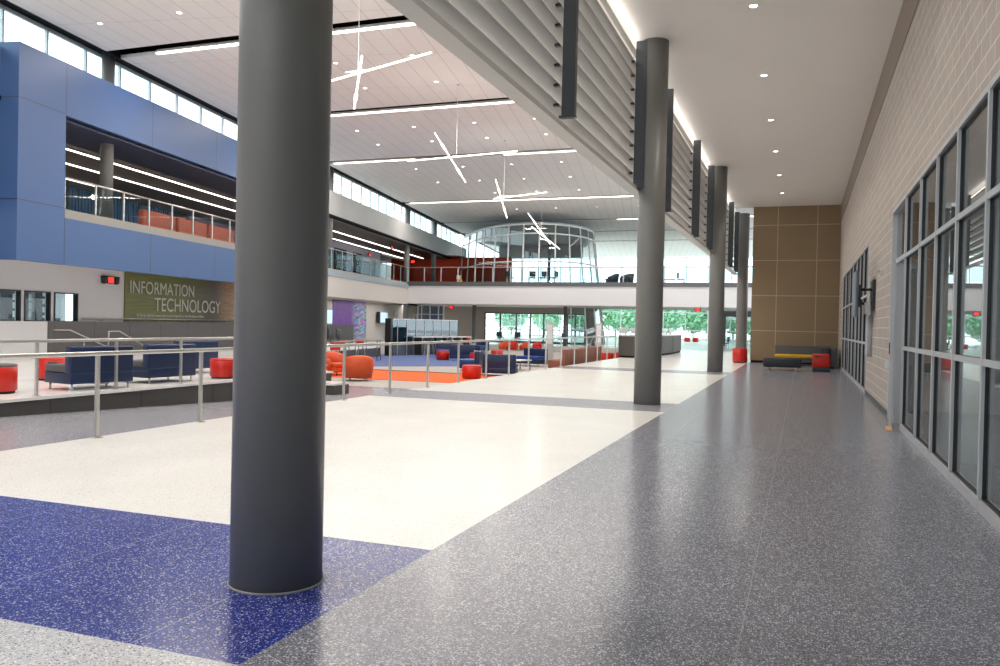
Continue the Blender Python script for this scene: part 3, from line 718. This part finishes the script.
# wall monitors
t = thing('wall_monitor', 'silver wall monitor to the right of the purple mural', 'monitor', fw(19.3, 59.0, 1.8), ROT)
MB().box(-.1, .12, -.9, -.8, -.42, .42).build('side_panel', M['black_pl'], t)
MB().rbox(-.08, .14, -.8, 1.0, -.42, .42, .02, 2).build('casing', M['alu'], t)
MB().box(.14, .15, -.72, .9, -.36, .36).build('screen', M['screen'], t)
t = thing('wall_monitor', 'wall monitor with a bright picture just right of the nearest column', 'monitor', fw(19.4, 48.4, 1.75), ROT)
MB().rbox(-.05, .06, -.75, .85, -.48, .48, .02, 2).build('casing', M['black_pl'], t)
MB().box(.06, .065, -.7, .8, -.43, .43).build('screen', M['screen'], t)
# white door frames far down the wall
for k, (a, b) in enumerate(((62.4, 63.3), (64.9, 66.0), (68.0, 69.2))):
    m = MB(FM); m.box(-19.5, -19.4, a, a + .14, .0, 2.2); m.box(-19.5, -19.4, b - .14, b, .0, 2.2); m.box(-19.5, -19.4, a, b, 2.1, 2.22)
    m.build('door_%d' % (k + 3), M['white'], kind=S)

# ------------------------------------------------------------------ bridge, far building
MB().box(-28.5, 12, YB, YB + .3, 2.9, 4.2).build('wall_far', M['bridge'], kind=S)
MB().box(-28, 12, YB - .04, YB + .3, 4.2, 4.5).build('trim_8', M['alu_dk'], kind=S)
MB().box(-60, 12, YB + .3, 66, 2.9, 3.1).build('ceiling', M['bridge'], kind=S)
MB().box(-60, -2, YB + .3, 80, 4.2, ZF).build('floor', M['carpet_g'], kind=S)
MB().box(-2, 12, YB + .3, 66, 4.2, ZF).build('floor', M['carpet_g'], kind=S)
MB().box(-36, -24.2, 68.4, 68.7, ZF, 7.4).build('wall_far', M['orange_w'], kind=S)
MB().box(-36, -28.6, 67.2, 68.4, 7.38, 7.5).build('ceiling', M['sill'], kind=S)
MB().box(-40, -25.9, 65, 65.3, -.35, 3.0).build('wall_far', M['beige'], kind=S)
for (x, y, L_) in ((-32, 60.5, 9), (-20.5, 60.5, 8)): area('under_bridge_fill', (x, y, 2.88), L_, .3, 90)  # added fill without fixtures, lightens the space under the bridge
q = fw(18.4, 52, 2.82); area('under_slab_fill', q, .3, 16, 120, rotz=ROT)  # added fill for the recessed wall below the upper slab
# dark recessed wall under the bridge with glazed doors
m = MB(); Y = 64
M['taupe_w'] = mat('taupe recess wall', (.32, .29, .26), .6)
m.box(-26.0, -24.9, Y, Y + .3, -.35, 3.0); m.box(-16.25, -15.4, Y, Y + .3, -.35, 3.0); m.box(-24.9, -16.25, Y, Y + .3, 2.45, 3.0)
m.build('wall_far', M['taupe_w'], kind=S)
root = bpy.data.objects.new('door_6', None); C.objects.link(root); root['kind'] = S
f = MB()
for x in (-24.86, -23.5, -22.1, -20.9, -19.75, -17.75, -17.1, -16.3): f.box(x - .06, x + .06, Y, Y + .12, 0, 2.45)
f.box(-24.9, -16.25, Y, Y + .12, 2.36, 2.46); f.box(-24.9, -23.5, Y, Y + .12, 1.95, 2.02); f.box(-24.9, -16.25, Y + .02, Y + .1, 0, .15); f.box(-23.5, -16.25, Y + .02, Y + .1, 1.05, 1.11)
f.build('door_frame', M['alu_dk'], root)
MB().box(-24.8, -16.3, Y + .05, Y + .06, .15, 2.36).build('pane', M['glass'], root)
MB().box(-17.6, -17.3, Y - .1, Y, 2.05, 2.3).build('header_box', M['black_pl'], root)
for x, lab in ((-26.3, 'dark slim post under the bridge at the left end of the glazed doors'), (-18.2, 'dark slim post under the bridge in front of the glazed doors')):
    t = thing('slim_post', lab, 'post', (-23.6 if x < -20 else -16.4, YB + 3.5, 0))
    MB().lathe([(0, -.35), (.14, -.35), (.14, 2.9), (0, 2.9)], n=16).build('shaft', M['alu_dk'], t)
    MB().lathe([(.14, -.35), (.2, -.35), (.2, -.3), (.14, -.3)], n=16).build('base_plate', M['alu_dk'], t)
# glazed vestibule left of the recess
t = thing('glass_vestibule', 'tall glazed vestibule frame between office glass and dark wall', 'glazed lobby', (-26.2, 56.5, 0))
f = MB()
for x in (-1.2, -.9, -.2, .5, .9): f.box(x - .04, x + .04, 0, .08, -.35, 2.85)
for z in (.9, 2.1): f.box(-1.2, .9, .01, .07, z, z + .05)
f.build('frame', M['alu'], t)
MB().box(-1.2, .9, .035, .045, -.3, 2.8).build('pane', M['glass_bl'], t)
# far glazing of the hall
root = bpy.data.objects.new('window_7', None); C.objects.link(root); root['kind'] = S
f = MB(); x = -60
while x <= 20: f.box(x - .05, x + .05, YE, YE + .2, 0, ZC); x += 2.6
for z in (.1, 1.2, 3.3, 8.75, ZC - .1): f.box(-60, 20, YE + .02, YE + .18, z - .06, z + .06)
f.build('mullion_frame', mat('white far mullion', (.6, .64, .66), .4), root)
MB().box(-60, 20, YE + .1, YE + .11, 0, ZC).build('pane', M['glass'], root)
# curved glass drum behind the bridge
arc = [(-28.9, 68.2), (-27.3, 65.8), (-25.6, 63.3), (-24.2, 61.6), (-22.8, 60.4), (-21.4, 59.6), (-20.0, 59.1), (-18.7, 59.0), (-17.5, 59.3), (-16.5, 60.1), (-15.8, 61.3), (-15.5, 62.9), (-15.5, 64.8), (-15.9, 67), (-16.6, 69.5)]
cx_, cy_ = -20.5, 68
drum = thing('glass_drum', 'curved glazed drum wall with thin white mullions behind the bridge', 'curtain wall', (0, 0, 0))
ZT = 9.1
def ap(p, z_):     # leans in towards the top
    k = 1.0 - (.02 + .11 * min(1, max(0, (p[0] + 19) / 3))) * (z_ - ZF) / (ZT - ZF)
    return Vector((cx_ + (p[0] - cx_) * k, cy_ + (p[1] - cy_) * k, z_))
for i, p in enumerate(arc):
    zb = ZF if i < 9 else 0
    MB().tube([ap(p, zb), ap(p, ZT)], .06, 6).build('mullion', M['white'], drum)
for zt in (6.3, 8.4, ZT, 3.0, 1.2):
    ps = arc if zt > ZF else arc[9:]
    MB().tube([ap(p, zt) for p in ps], .06, 6).build('transom', M['white'], drum)
g = MB()
for i in range(len(arc) - 1):
    zb = ZF if i < 9 else 0
    g.face([g.v(ap(arc[i], zb)), g.v(ap(arc[i + 1], zb)), g.v(ap(arc[i + 1], ZT)), g.v(ap(arc[i], ZT))])
g.build('curved_pane', M['glass_pod'], drum)
g = MB(); top = [ap(p, ZT) for p in arc] + [Vector((-20, 78, ZT)), Vector((-28, 78, ZT))]
g.prism([(p.x, p.y) for p in top], ZT, ZT + .15); g.build('roof', mat('drum roof grey', (.35, .37, .38), .6), drum)
MB().box(-28, -19.6, 75.5, 75.7, 7.9, 9.1).build('back_bulkhead', mat('drum bulkhead grey', (.3, .32, .33), .6), drum)
t = thing('round_column', 'thin dark column inside the glass drum', 'column', (-20.0, 66, ZF))
MB().lathe([(0, 0), (.13, 0), (.13, ZT - ZF), (0, ZT - ZF)], n=16).build('shaft', M['fin'], t)
MB().lathe([(.13, 0), (.2, 0), (.2, .04), (.13, .04)], n=16).build('base', M['fin'], t)

# ------------------------------------------------------------------ furniture builders
def legs(root, pts, h, r=.015, mt='steel'):
    for x, y in pts: MB().tube([(x, y, 0), (x, y, h)], r, 8).build('leg', M[mt], root)
def loveseat(body, cush, w=1.5, d=.78, h=.78):
    def mk():
        r = thing('loveseat', '', 'sofa')          # faces +y, back at y=-d/2
        MB().rbox(-w / 2, w / 2, -d / 2, d / 2, .12, .32, .02).build('seat_base', M[body], r)
        MB().rbox(-w / 2, w / 2, -d / 2, -d / 2 + .2, .3, h, .03).build('backrest', M[body], r)
        MB().rbox(-w / 2 + .01, w / 2 - .01, -d / 2 + .2, d / 2 + .01, .32, .46, .03).build('seat_cushion', M[cush], r)
        legs(r, [(sx * (w / 2 - .07), sy * (d / 2 - .07)) for sx in (-1, 1) for sy in (-1, 1)], .12, .018)
        return r
    return Proto(mk)
def ottoman(body, top, rad=.3, h=.45, handle=False):
    def mk():
        r = thing('ottoman', '', 'ottoman')
        MB().lathe([(0, 0), (rad - .04, 0), (rad - .03, .04), (0, .04)], n=32).build('base', M['char'], r)
        MB().lathe([(rad - .03, .04), (rad, .06), (rad, h - .05), (rad - .02, h - .03), (0, h - .03)], n=32).build('body', M[body], r)
        MB().lathe([(rad - .01, h - .04), (rad, h - .02), (rad - .03, h), (0, h + .005)], n=32).build('seat_pad', M[top], r)
        if handle: MB().rbox(-.09, .09, -rad - .012, -rad + .03, h - .13, h - .07, .01, 2).build('grip_slot', M['black_pl'], r)
        return r
    return Proto(mk)
def tub_chair(mt, side):
    def mk():
        r = thing('tub_chair', '', 'armchair')     # faces +y
        b = MB(); n = 28; ri, ro = .36, .47
        def hgt(a): return .62 + .2 * max(0, math.cos(a)) ** .7 if abs(a) < PI / 2 else .62 - .1 * (abs(a) - PI / 2)
        A = []
        for i in range(n + 1):
            a = -2.05 + 4.1 * i / n; h = hgt(a); s_, c_ = math.sin(a), -math.cos(a); lean = 1 + .10 * (h / .8)
            A.append([b.v((s_ * ro * .93, c_ * ro * .93, .1)), b.v((s_ * ro * lean, c_ * ro * lean, h - .05)), b.v((s_ * (ro + ri) / 2 * lean, c_ * (ro + ri) / 2 * lean, h)), b.v((s_ * ri * lean, c_ * ri * lean, h - .05)), b.v((s_ * ri, c_ * ri, .1))])
        for P, Q in zip(A, A[1:]):
            for k in range(5): b.face([P[k], Q[k], Q[(k + 1) % 5], P[(k + 1) % 5]], 0, True)
        b.face(A[0]); b.face(A[-1][::-1]); b.build('shell', M[mt], r)
        MB().rbox(-.33, .33, -.28, .42, .3, .44, .05).build('seat_cushion', M[side], r)
        MB().rbox(-.33, .33, -.3, .38, .12, .3, .03).build('seat_base', M[mt], r)
        legs(r, [(-.25, -.25), (.25, -.25), (-.25, .28), (.25, .28)], .12, .02)
        return r
    return Proto(mk)
def stool(mt):
    def mk():
        r = thing('bar_stool', '', 'stool')
        MB().lathe([(0, .72), (.17, .72), (.19, .75), (.17, .78), (0, .78)], n=20).build('seat', M[mt], r)
        b = MB()
        for i in range(7):
            a = -1 + 2 * i / 6
            b.box(.17 * math.sin(a) - .035, .17 * math.sin(a) + .035, -.17 * math.cos(a) - .015, -.17 * math.cos(a) + .015, .76, 1.02)
        b.build('backrest', M[mt], r)
        for sx, sy in ((-1, -1), (1, -1), (-1, 1), (1, 1)): MB().tube([(sx * .2, sy * .2, 0), (sx * .12, sy * .12, .73)], .012, 6).build('leg', M['steel'], r)
        return r
    return Proto(mk)
def table(w, d, h, mt, legm='alu'):
    def mk():
        r = thing('table', '', 'table')
        MB().rbox(-w / 2, w / 2, -d / 2, d / 2, h - .04, h, .012, 2).build('tabletop', M[mt], r)
        for sx, sy in ((-1, -1), (1, -1), (-1, 1), (1, 1)): MB().tube([(sx * (w / 2 - .05), sy * (d / 2 - .05), 0), (sx * (w / 2 - .07), sy * (d / 2 - .07), h - .03)], .022, 6).build('leg', M[legm], r)
        return r
    return Proto(mk)
def office_chair(mt):
    def mk():
        r = thing('chair', '', 'chair')
        MB().rbox(-.24, .24, -.24, .24, .42, .49, .03).build('seat', M[mt], r)
        MB().rbox(-.23, .23, -.27, -.21, .52, .92, .03).build('backrest', M[mt], r)
        legs(r, [(-.2, -.2), (.2, -.2), (-.2, .2), (.2, .2)], .43, .014, 'alu_dk')
        MB().box(-.03, .03, -.25, -.22, .45, .6).build('back_bracket', M['alu_dk'], r)
        return r
    return Proto(mk)

ZL = -.35
# platform furniture
ls = loveseat('navy', 'grey_f', 1.27, .8, .80)
ls((-12.56, 11.9, ZP), math.radians(80), 'navy loveseat on the platform, the one nearest the left edge of view', 'navy loveseats on the platform')
ls((-12.72, 13.85, ZP), math.radians(86), 'navy loveseat on the platform between the other two, back to the railing', 'navy loveseats on the platform')
ls((-14.2, 16.4, ZP), math.radians(84), 'navy loveseat on the platform farthest back, beside the red ottoman', 'navy loveseats on the platform')
ot = ottoman('red', 'grey_f', .33, .5)
ot((-12.98, 10.3, ZP), 0, 'red ottoman with grey seat pad at the left edge of the platform')
ot2 = ottoman('red', 'red', .3, .46, True)
ot2((-14.7, 12.95, ZP), math.radians(50), 'red ottoman with a dark grip slot behind the first navy loveseat')
ot3 = ottoman('red', 'red', .29, .45)
ot3((-12.36, 15.45, ZP), 0, 'plain red ottoman on the platform just left of the big column')
t = thing('side_table', 'small grey side table between the two front navy loveseats', 'table', (-13.3, 12.85, ZP))
MB().lathe([(0, .46), (.24, .46), (.24, .49), (0, .49)], n=24).build('tabletop', M['louv'], t); MB().tube([(0, 0, 0), (0, 0, .46)], .03).build('stem', M['alu_dk'], t)
MB().lathe([(0, 0), (.18, 0), (.16, .02), (0, .02)], n=24).build('foot', M['alu_dk'], t)

# lounge: orange tub chairs and table
tc1 = tub_chair('orange', 'orange')
tc1((-13.15, 22.9, ZL), math.radians(35), 'orange tub armchair with its back to the railing, red front edge')
tc1((-15.0, 24.6, ZL), math.radians(-110), 'orange tub armchair facing the camera, right beside the big column')
tc1((-16.4, 25.4, ZL), math.radians(-130), 'orange tub armchair mostly hidden behind the big column')
tb = table(.8, .8, .45, 'wood')
tb((-14.6, 22.6, ZL), .4, 'low light wood table in front of the orange tub chairs')
# blue and red pieces further back
l2 = loveseat('navy', 'navy2', 1.2, .8, .8)
r2 = ottoman('red', 'red', .33, .47)
l2((-10.2, 27.9, ZL), math.radians(12), 'dark navy loveseat seen from behind, right of the big red ottoman', 'navy seats in the lounge')
r2((-10.5, 25.9, ZL), 0, 'largest red ottoman in the lounge, touching the white floor edge')
l2((-12.3, 30.4, ZL), math.radians(100), 'navy seat with lighter side just behind the largest red ottoman', 'navy seats in the lounge')
l2((-15.9, 38.0, ZL), math.radians(15), 'navy loveseat turned with its back to us beside a small red ottoman', 'navy seats in the lounge')
l2((-17.9, 40.6, ZL), math.radians(-160), 'blue loveseat facing us in front of the glass office wall', 'navy seats in the lounge')
r2((-16.9, 37.8, ZL), 0, 'red ottoman between two blue loveseats before the glass office', 'red ottomans in the lounge')
l2((-11.5, 35.6, ZL), math.radians(165), 'blue loveseat facing us behind the low grey table', 'navy seats in the lounge')
r2((-15.3, 41.3, ZL), 0, 'red ottoman standing alone in the middle of the lounge', 'red ottomans in the lounge')
r2((-14.6, 36.6, ZL), 0, 'red ottoman peeking out left of the railing post by navy seat', 'red ottomans in the lounge')
l2((-19.8, 50, ZL), math.radians(150), 'blue loveseat far back before the glazed doors', 'navy seats in the lounge')
None and l2((-10.3, 35.6, ZL), math.radians(15), 'navy loveseat low behind the white kiosk slab', 'navy seats in the lounge')
tb2 = table(1.4, .6, .42, 'white', 'char')
tb2((-11.0, 32.0, ZL), math.radians(75), 'low white topped table between navy loveseats')
# row of red and orange tub chairs before the glazed doors
tcr = tub_chair('red', 'red')
for i, (x, y, mt) in enumerate(((-19.6, 54.2, 0), (-18.9, 54.2, 1), (-18.2, 54.6, 0), (-17.4, 55, 1))):
    (tcr if mt else tc1)((x, y, ZL), math.radians((160, 175, 150, 190)[i]), ('orange' if not mt else 'red') + ' tub armchair in the row before the glazed doors, %s from the left' % names[i], 'row of tub chairs under the bridge').scale = (.68, .75, .8)
# rust booth seats
def booth():
    r = thing('booth_bench', '', 'bench')
    b = MB()
    for i in range(16): b.rbox(-1.6 + i * .2, -1.4 + i * .2, -.42, -.25, .1, .9, .05, 2)
    b.build('fluted_backrest', M['rust'], r)
    MB().rbox(-1.6, 1.6, -.3, .35, .12, .46, .04).build('seat', M['rust'], r)
    MB().box(-1.55, 1.55, -.36, .3, 0, .12).build('plinth', M['char'], r)
    return r
bo = Proto(booth)
bo((-9.35, 33.9, ZL), math.radians(88), 'rust brown fluted booth bench, nearer of the two behind the railing', 'booth benches')
bo((-9.55, 37.4, ZL), math.radians(88), 'rust brown fluted booth bench, farther of the two behind the railing', 'booth benches')
r2((-9.6, 42.6, ZL), 0, 'red ottoman near the far end of the guard railing', 'red ottomans in the lounge')
r2((-9.3, 44.4, ZL), 0, 'red ottoman farthest back, left of the reception desk', 'red ottomans in the lounge')
# kiosk slabs
for (x, y, lab) in ((-11.15, 37.2, 'tall pale kiosk slab, left one of two in the lounge'), (-10.3, 43.5, 'tall pale kiosk slab, right one by the reception desk')):
    t = thing('kiosk', lab, 'kiosk', (x, y, ZL))
    MB().rbox(-.16, .16, -.06, .06, .05, 2.02, .02, 2).build('panel', M['beam'], t)
    MB().box(-.12, .12, -.07, -.06, 1.0, 1.9).build('screen', M['white'], t)
    MB().box(-.28, .28, -.2, .2, 0, .05).build('foot', M['alu'], t)
# standing desk with monitors left of reception
t = table(1.8, .8, .75, 'white', 'alu')((-10.4, 47.2, ZL + .0), math.radians(10), 'white work table left of the reception desk')
t = thing('arc_lamp', 'chrome arched floor lamp by the rust booth', 'lamp', (-10.9, 44.0, ZL))
MB().tube([(0, 0, 0), (.05, 0, 1.0), (.2, 0, 1.35), (.45, 0, 1.4), (.6, 0, 1.2)], .03).build('arm', M['steel'], t); MB().lathe([(0, 0), (.2, 0), (.2, .03), (0, .03)]).build('foot', M['steel'], t)
MB().lathe([(.02, 1.22), (.12, 1.1), (.1, 1.1), (0, 1.2)], .6, 0, 16).build('lamp_shade', M['steel'], t)

# office pod of blue glass with counter and stools
P0 = Vector((-21.2, 40.0, ZL)); P1 = Vector((-19.85, 46.5, ZL)); dd = P1 - P0; ang = math.atan2(dd.y, dd.x)
t = thing('glass_partition', 'long blue tinted glass office partition with dark end post', 'partition', P0, ang)
L = dd.length
MB().box(-.15, .02, -.35, .05, 0, 2.05).build('end_post', M['gasket'], t)
MB().box(.02, L, -.02, .02, 0, .75).build('lower_panel', mat('dark blue panel', (.05, .06, .085), .3), t)
MB().box(.02, L, -.01, .01, .75, 2.0).build('glass_panel', M['glass_bl'], t)
MB().box(.02, L, .04, .06, .02, 2.0).build('back_panel', mat('blue grey backing', (.1, .15, .19), .3), t)
for k in range(8): MB().box(.02 + L * k / 8 - .015, .02 + L * k / 8 + .015, -.03, .03, 0, 2.03).build('mullion', M['alu'], t)
MB().box(0, L, -.04, .04, 2.0, 2.05).build('top_rail', M['alu'], t)
t = thing('counter', 'long white counter along the blue glass partition', 'counter', P0 + dd.normalized() * 2.2 + Vector((0, 0, 0)), ang)
MB().rbox(0, 5.0, -.65, -.05, 1.0, 1.06, .01, 2).build('worktop', M['white'], t)
for x in (.1, 2.5, 4.9): MB().box(x - .03, x + .03, -.6, -.1, 0, 1.0).build('leg', M['black_pl'], t)
st = stool('char'); st_r = stool('red')
for k in range(5):
    p = P0 + dd.normalized() * (2.7 + k * .95); n_ = Vector((dd.y, -dd.x, 0)).normalized()
    (st if k < 4 else st_r)(p + n_ * .8, ang, ('dark bar stool at the white counter, %s from the left' % names[k]) if k < 4 else 'red bar stool at the right end of the white counter', 'bar stools at the counter')

# upper level by the mural: high tables, stools, computers
ht = table(1.2, .6, 1.0, 'sill', 'alu_dk')
def onL(d_, s_): return tuple(fw(d_, s_, ZL))
ht(onL(12.9, 33.2), ROT, 'high grey table nearest the big column below the monitor')
ht(onL(12.9, 35.4), ROT, 'high table right of the computers, below purple mural')
ht(onL(12.9, 37.4), ROT, 'high table at the right, next to stair railing')
st_r(onL(11.9, 30.6), .5, 'red bar stool at the high table nearest the column', 'red stools by the high tables')
st_r(onL(13.0, 34.3), .2, 'red bar stool between the two nearer high tables', 'red stools by the high tables')
st_r(onL(12.9, 36.4), .2, 'red bar stool at the rightmost high table', 'red stools by the high tables')
for k, (d_, s_) in enumerate(((12.9, 32.7), (12.9, 33.6))):
    t = thing('desktop_monitor', 'black desktop monitor on the high table, %s one' % ('left', 'right')[k], 'monitor', fw(d_, s_, ZL + 1.0), ROT, 'desktop monitors')
    MB().rbox(-.02, .02, -.3, .3, .1, .5, .01, 2).build('screen', M['black_pl'], t); MB().box(-.1, .1, -.12, .12, 0, .015).build('stand_foot', M['black_pl'], t); MB().box(-.015, .015, -.03, .03, .01, .15).build('stand_neck', M['black_pl'], t)
MB(FM).box(-18.1, -18.0, 45.2, 49.4, -.35, 1.25).build('wall_left', M['dkpanel'], kind=S)

# reception desk
t = thing('reception_desk', 'curved grey brown reception desk behind the second column', 'desk', (0, 0, 0))
pts = [(-8.3, 47.5), (-8.05, 41.5), (-7.75, 40.5), (-7.2, 40.5), (-6.9, 42.2), (-7.05, 47), (-7.55, 52.5), (-8.1, 52.5)]
DX = -.45
pts = [(-8.35, 46.0), (-8.2, 40.8), (-7.9, 40.2), (-7.35, 40.3), (-6.75, 43.5), (-6.55, 48.0), (-6.7, 52.5), (-7.4, 52.5), (-7.45, 46)]
pts = [(x + DX, y) for x, y in pts]
MB().prism(pts, .1, 1.06).build('body', M['desk'], t)
MB().prism([(x * 1.0 + (.03 if x > -7.3 else -.03), y) for x, y in pts], 1.06, 1.12).build('countertop', M['louv'], t)
MB().prism([(x + (-.05 if x > -7.3 else .05), y) for x, y in pts], 0, .1).build('plinth', M['black'], t)
for k, (x, y) in enumerate(((-8.05, 41.2), (-7.6, 42.0), (-7.2, 45.6), (-7.0, 47.6), (-6.95, 49.8))):
    q = thing('desk_monitor', 'small monitor on the reception desk, %s from the near end' % names[k], 'monitor', (x + DX, y, 1.12), .3 * k, 'monitors on the reception desk')
    MB().rbox(-.22, .22, -.015, .015, .08, .36, .008, 2).build('screen', M['alu'], q); MB().box(-.08, .08, -.07, .07, 0, .012).build('stand_foot', M['alu'], q); MB().box(-.02, .02, -.012, .012, .01, .12).build('stand_neck', M['alu'], q)

# seats by the tan wall
t = thing('l_shaped_sofa', 'grey L shaped sofa with mustard seat against the tan wall', 'sofa', (.04, 1.9, 0))
MB().rbox(-1.2, 1.2, 36.9, 37.2, .12, .86, .04).build('backrest', M['grey_f'], t)
MB().rbox(-1.2, .9, 36.2, 36.95, .12, .32, .03).build('seat_base', M['grey_f'], t)
MB().rbox(-1.18, .8, 36.15, 36.92, .32, .47, .04).build('seat_cushion', M['yellow'], t)
MB().rbox(.35, 1.02, 34.1, 36.3, .12, .45, .04).build('return_seat', M['grey_f'], t)
MB().rbox(1.0, 1.3, 34.0, 37.0, .1, .84, .04).build('return_backrest', M['grey_f'], t)
MB().rbox(.62, 1.02, 33.9, 34.15, .1, .84, .04).build('armrest', M['char'], t)
legs(t, [(-1.1, 36.3), (-1.1, 37.1), (1.2, 34.1), (.7, 34.1), (1.2, 36.9)], .12, .02)
t = thing('bench', 'low black upholstered bench with short legs before the mustard sofa', 'bench', (-.68, 33.3, 0))
MB().rbox(-.72, .66, -.35, .35, .12, .47, .05).build('seat', M['char'], t)
for x, y in ((-.5, -.28), (.45, -.28), (-.5, .28), (.45, .28)): MB().lathe([(0, 0), (.02, 0), (.028, .12), (0, .12)], x, y, 12).build('leg', M['wood'], t)
def sq_ott():
    r = thing('ottoman', '', 'ottoman')
    MB().rbox(-.3, .3, -.3, .3, 0, .18, .03).build('base', M['char'], r)
    MB().rbox(-.31, .31, -.31, .31, .17, .66, .04).build('body', M['red'], r)
    MB().rbox(-.22, -.04, -.325, -.3, .54, .6, .01, 2).build('grip_slot', M['black_pl'], r)
    return r
Proto(sq_ott)((.67, 33.3, 0), 0, 'square red ottoman with dark base in front of the L shaped sofa')
o = ottoman('red', 'red', .33, .66)((-2.66, 38.9, 0), 0, 'round red ottoman beside the farthest big column')

# far furniture on the upper level and under the bridge
ch = office_chair('char')
for k, (x, y, lab) in enumerate(((-20.1, 56.6, 'dark lounge chair on the bridge in front of the left part of drum'), (-18.4, 56.6, 'low dark seat on the bridge, left of three before the drum'), (-17.6, 56.6, 'low dark seat on the bridge, middle of three before the drum'),
    (-16.8, 56.6, 'low dark seat on the bridge, right of three before the drum'), (-30.2, 65, 'dark chair upstairs left of the orange wall'), (-29.2, 62.5, 'dark chair upstairs before the orange wall'))):
    ch((x, y, ZF), .4 * k, lab, 'dark chairs upstairs')
big = tub_chair('char', 'char')
big((-11.6, 57, ZF), 2.6, 'black tub chair upstairs left of the second column', 'black tub chairs upstairs')
big((-12.75, 57.4, ZF), 1.6, 'black tub chair upstairs, half hidden left of the other', 'black tub chairs upstairs')
ch((-9.6, 58, ZF), 1.2, 'light chair upstairs left of the small table', 'chairs at the small upstairs table'); ch((-8.0, 58, ZF), -1.2, 'light chair upstairs right of the small table', 'chairs at the small upstairs table')
tb((-8.8, 58, ZF), 0, 'small table upstairs seen between second and third column')
t = thing('floor_sign', 'small yellow and white floor sign upstairs before the orange wall', 'sign', (-23.9, 56.2, ZF))
MB().extr([(-.2, 0), (.2, 0), (.03, .62), (-.03, .62)], 'y', -.18, .18).build('board', M['yellow'], t); MB().box(-.15, .15, -.2, -.181, .3, .6).build('notice', M['white'], t)
for k, (x, y) in enumerate(((-22, 60), (-20.8, 60.5), (-17.2, 60.5))):
    ch((x, y, ZL + .35), .5 * k, 'dark chair by the glazed doors, %s from the left' % names[k], 'chairs by the glazed doors')
r2((-11.9, 92, 0), 0, 'left red seat far away by the bright terrace glass', 'far red seats'); r2((-11.0, 92, 0), 0, 'right red seat far away by the bright terrace glass', 'far red seats')
tb((-13.3, 92.4, 0), 0, 'small wood table beside the far red seats')
ch((-5.9, 62, 0), .4, 'dark chair under the bridge right of the third column', 'far dark chairs'); ch((-5.4, 63, 0), 2, 'second dark chair under the bridge right of the third column', 'far dark chairs')
# dark entrance portal beyond the third column
t = thing('entrance_portal', 'dark framed entrance portal seen right of the third column', 'portal', (-4.2, 76, 0))
f = MB()
for x in (-2.4, -.9, .6, 3.0): f.box(x - .12, x + .12, 0, .3, 0, 2.6)
f.box(-2.6, 4, -.2, 2.5, 2.6, 3.1); f.build('frame', M['alu_dk'], t)
MB().box(-2.4, 3, .1, .12, 0, 2.6).build('pane', M['glass_w'], t)

# ------------------------------------------------------------------ trees outside the far glass
leafm = mat('leaf green', (.3, .56, .34), .6, var=.4, scale=1.5)
bark = mat('bark', (.2, .15, .1), .8)
def tree():
    r = thing('tree', '', 'tree')
    b = MB(); rnd = random.Random(3)
    for i in range(1500):
        a = rnd.uniform(0, 2 * PI); u = rnd.uniform(-1, 1); q = rnd.random() ** .4
        p = Vector((2.6 * q * math.cos(a) * math.sqrt(1 - u * u), 1.9 * q * math.sin(a) * math.sqrt(1 - u * u), 3.0 + 2.4 * u * q))
        n_ = Vector((rnd.gauss(0, 1), rnd.gauss(0, 1), rnd.gauss(0, 1))).normalized(); t1 = n_.orthogonal().normalized(); t2 = n_.cross(t1); s_ = rnd.uniform(.16, .34)
        b.face([b.v(p + t1 * s_), b.v(p + t2 * s_ * .6), b.v(p - t1 * s_), b.v(p - t2 * s_ * .6)])
    b.build('foliage', leafm, r)
    MB().tube([(0, 0, 0), (.05, 0, 1.4), (0, .05, 3.5)], .1, 8).build('trunk', bark, r)
    return r
tr = Proto(tree)
k = 0
for row, y in enumerate((114, 121)):
    for i in range(9):
        x = -40 + i * 5.6 + row * 2.8
        o = tr((x, y + random.uniform(-1, 1), 0), random.uniform(0, 6), 'leafy green tree outside the far glass, %s of the %s row' % ((names + [])[i], ('front', 'back')[row]), 'trees on the terrace')
        s_ = random.uniform(1.0, 1.15); o.scale = (s_, s_, s_ * random.uniform(.9, 1.1))
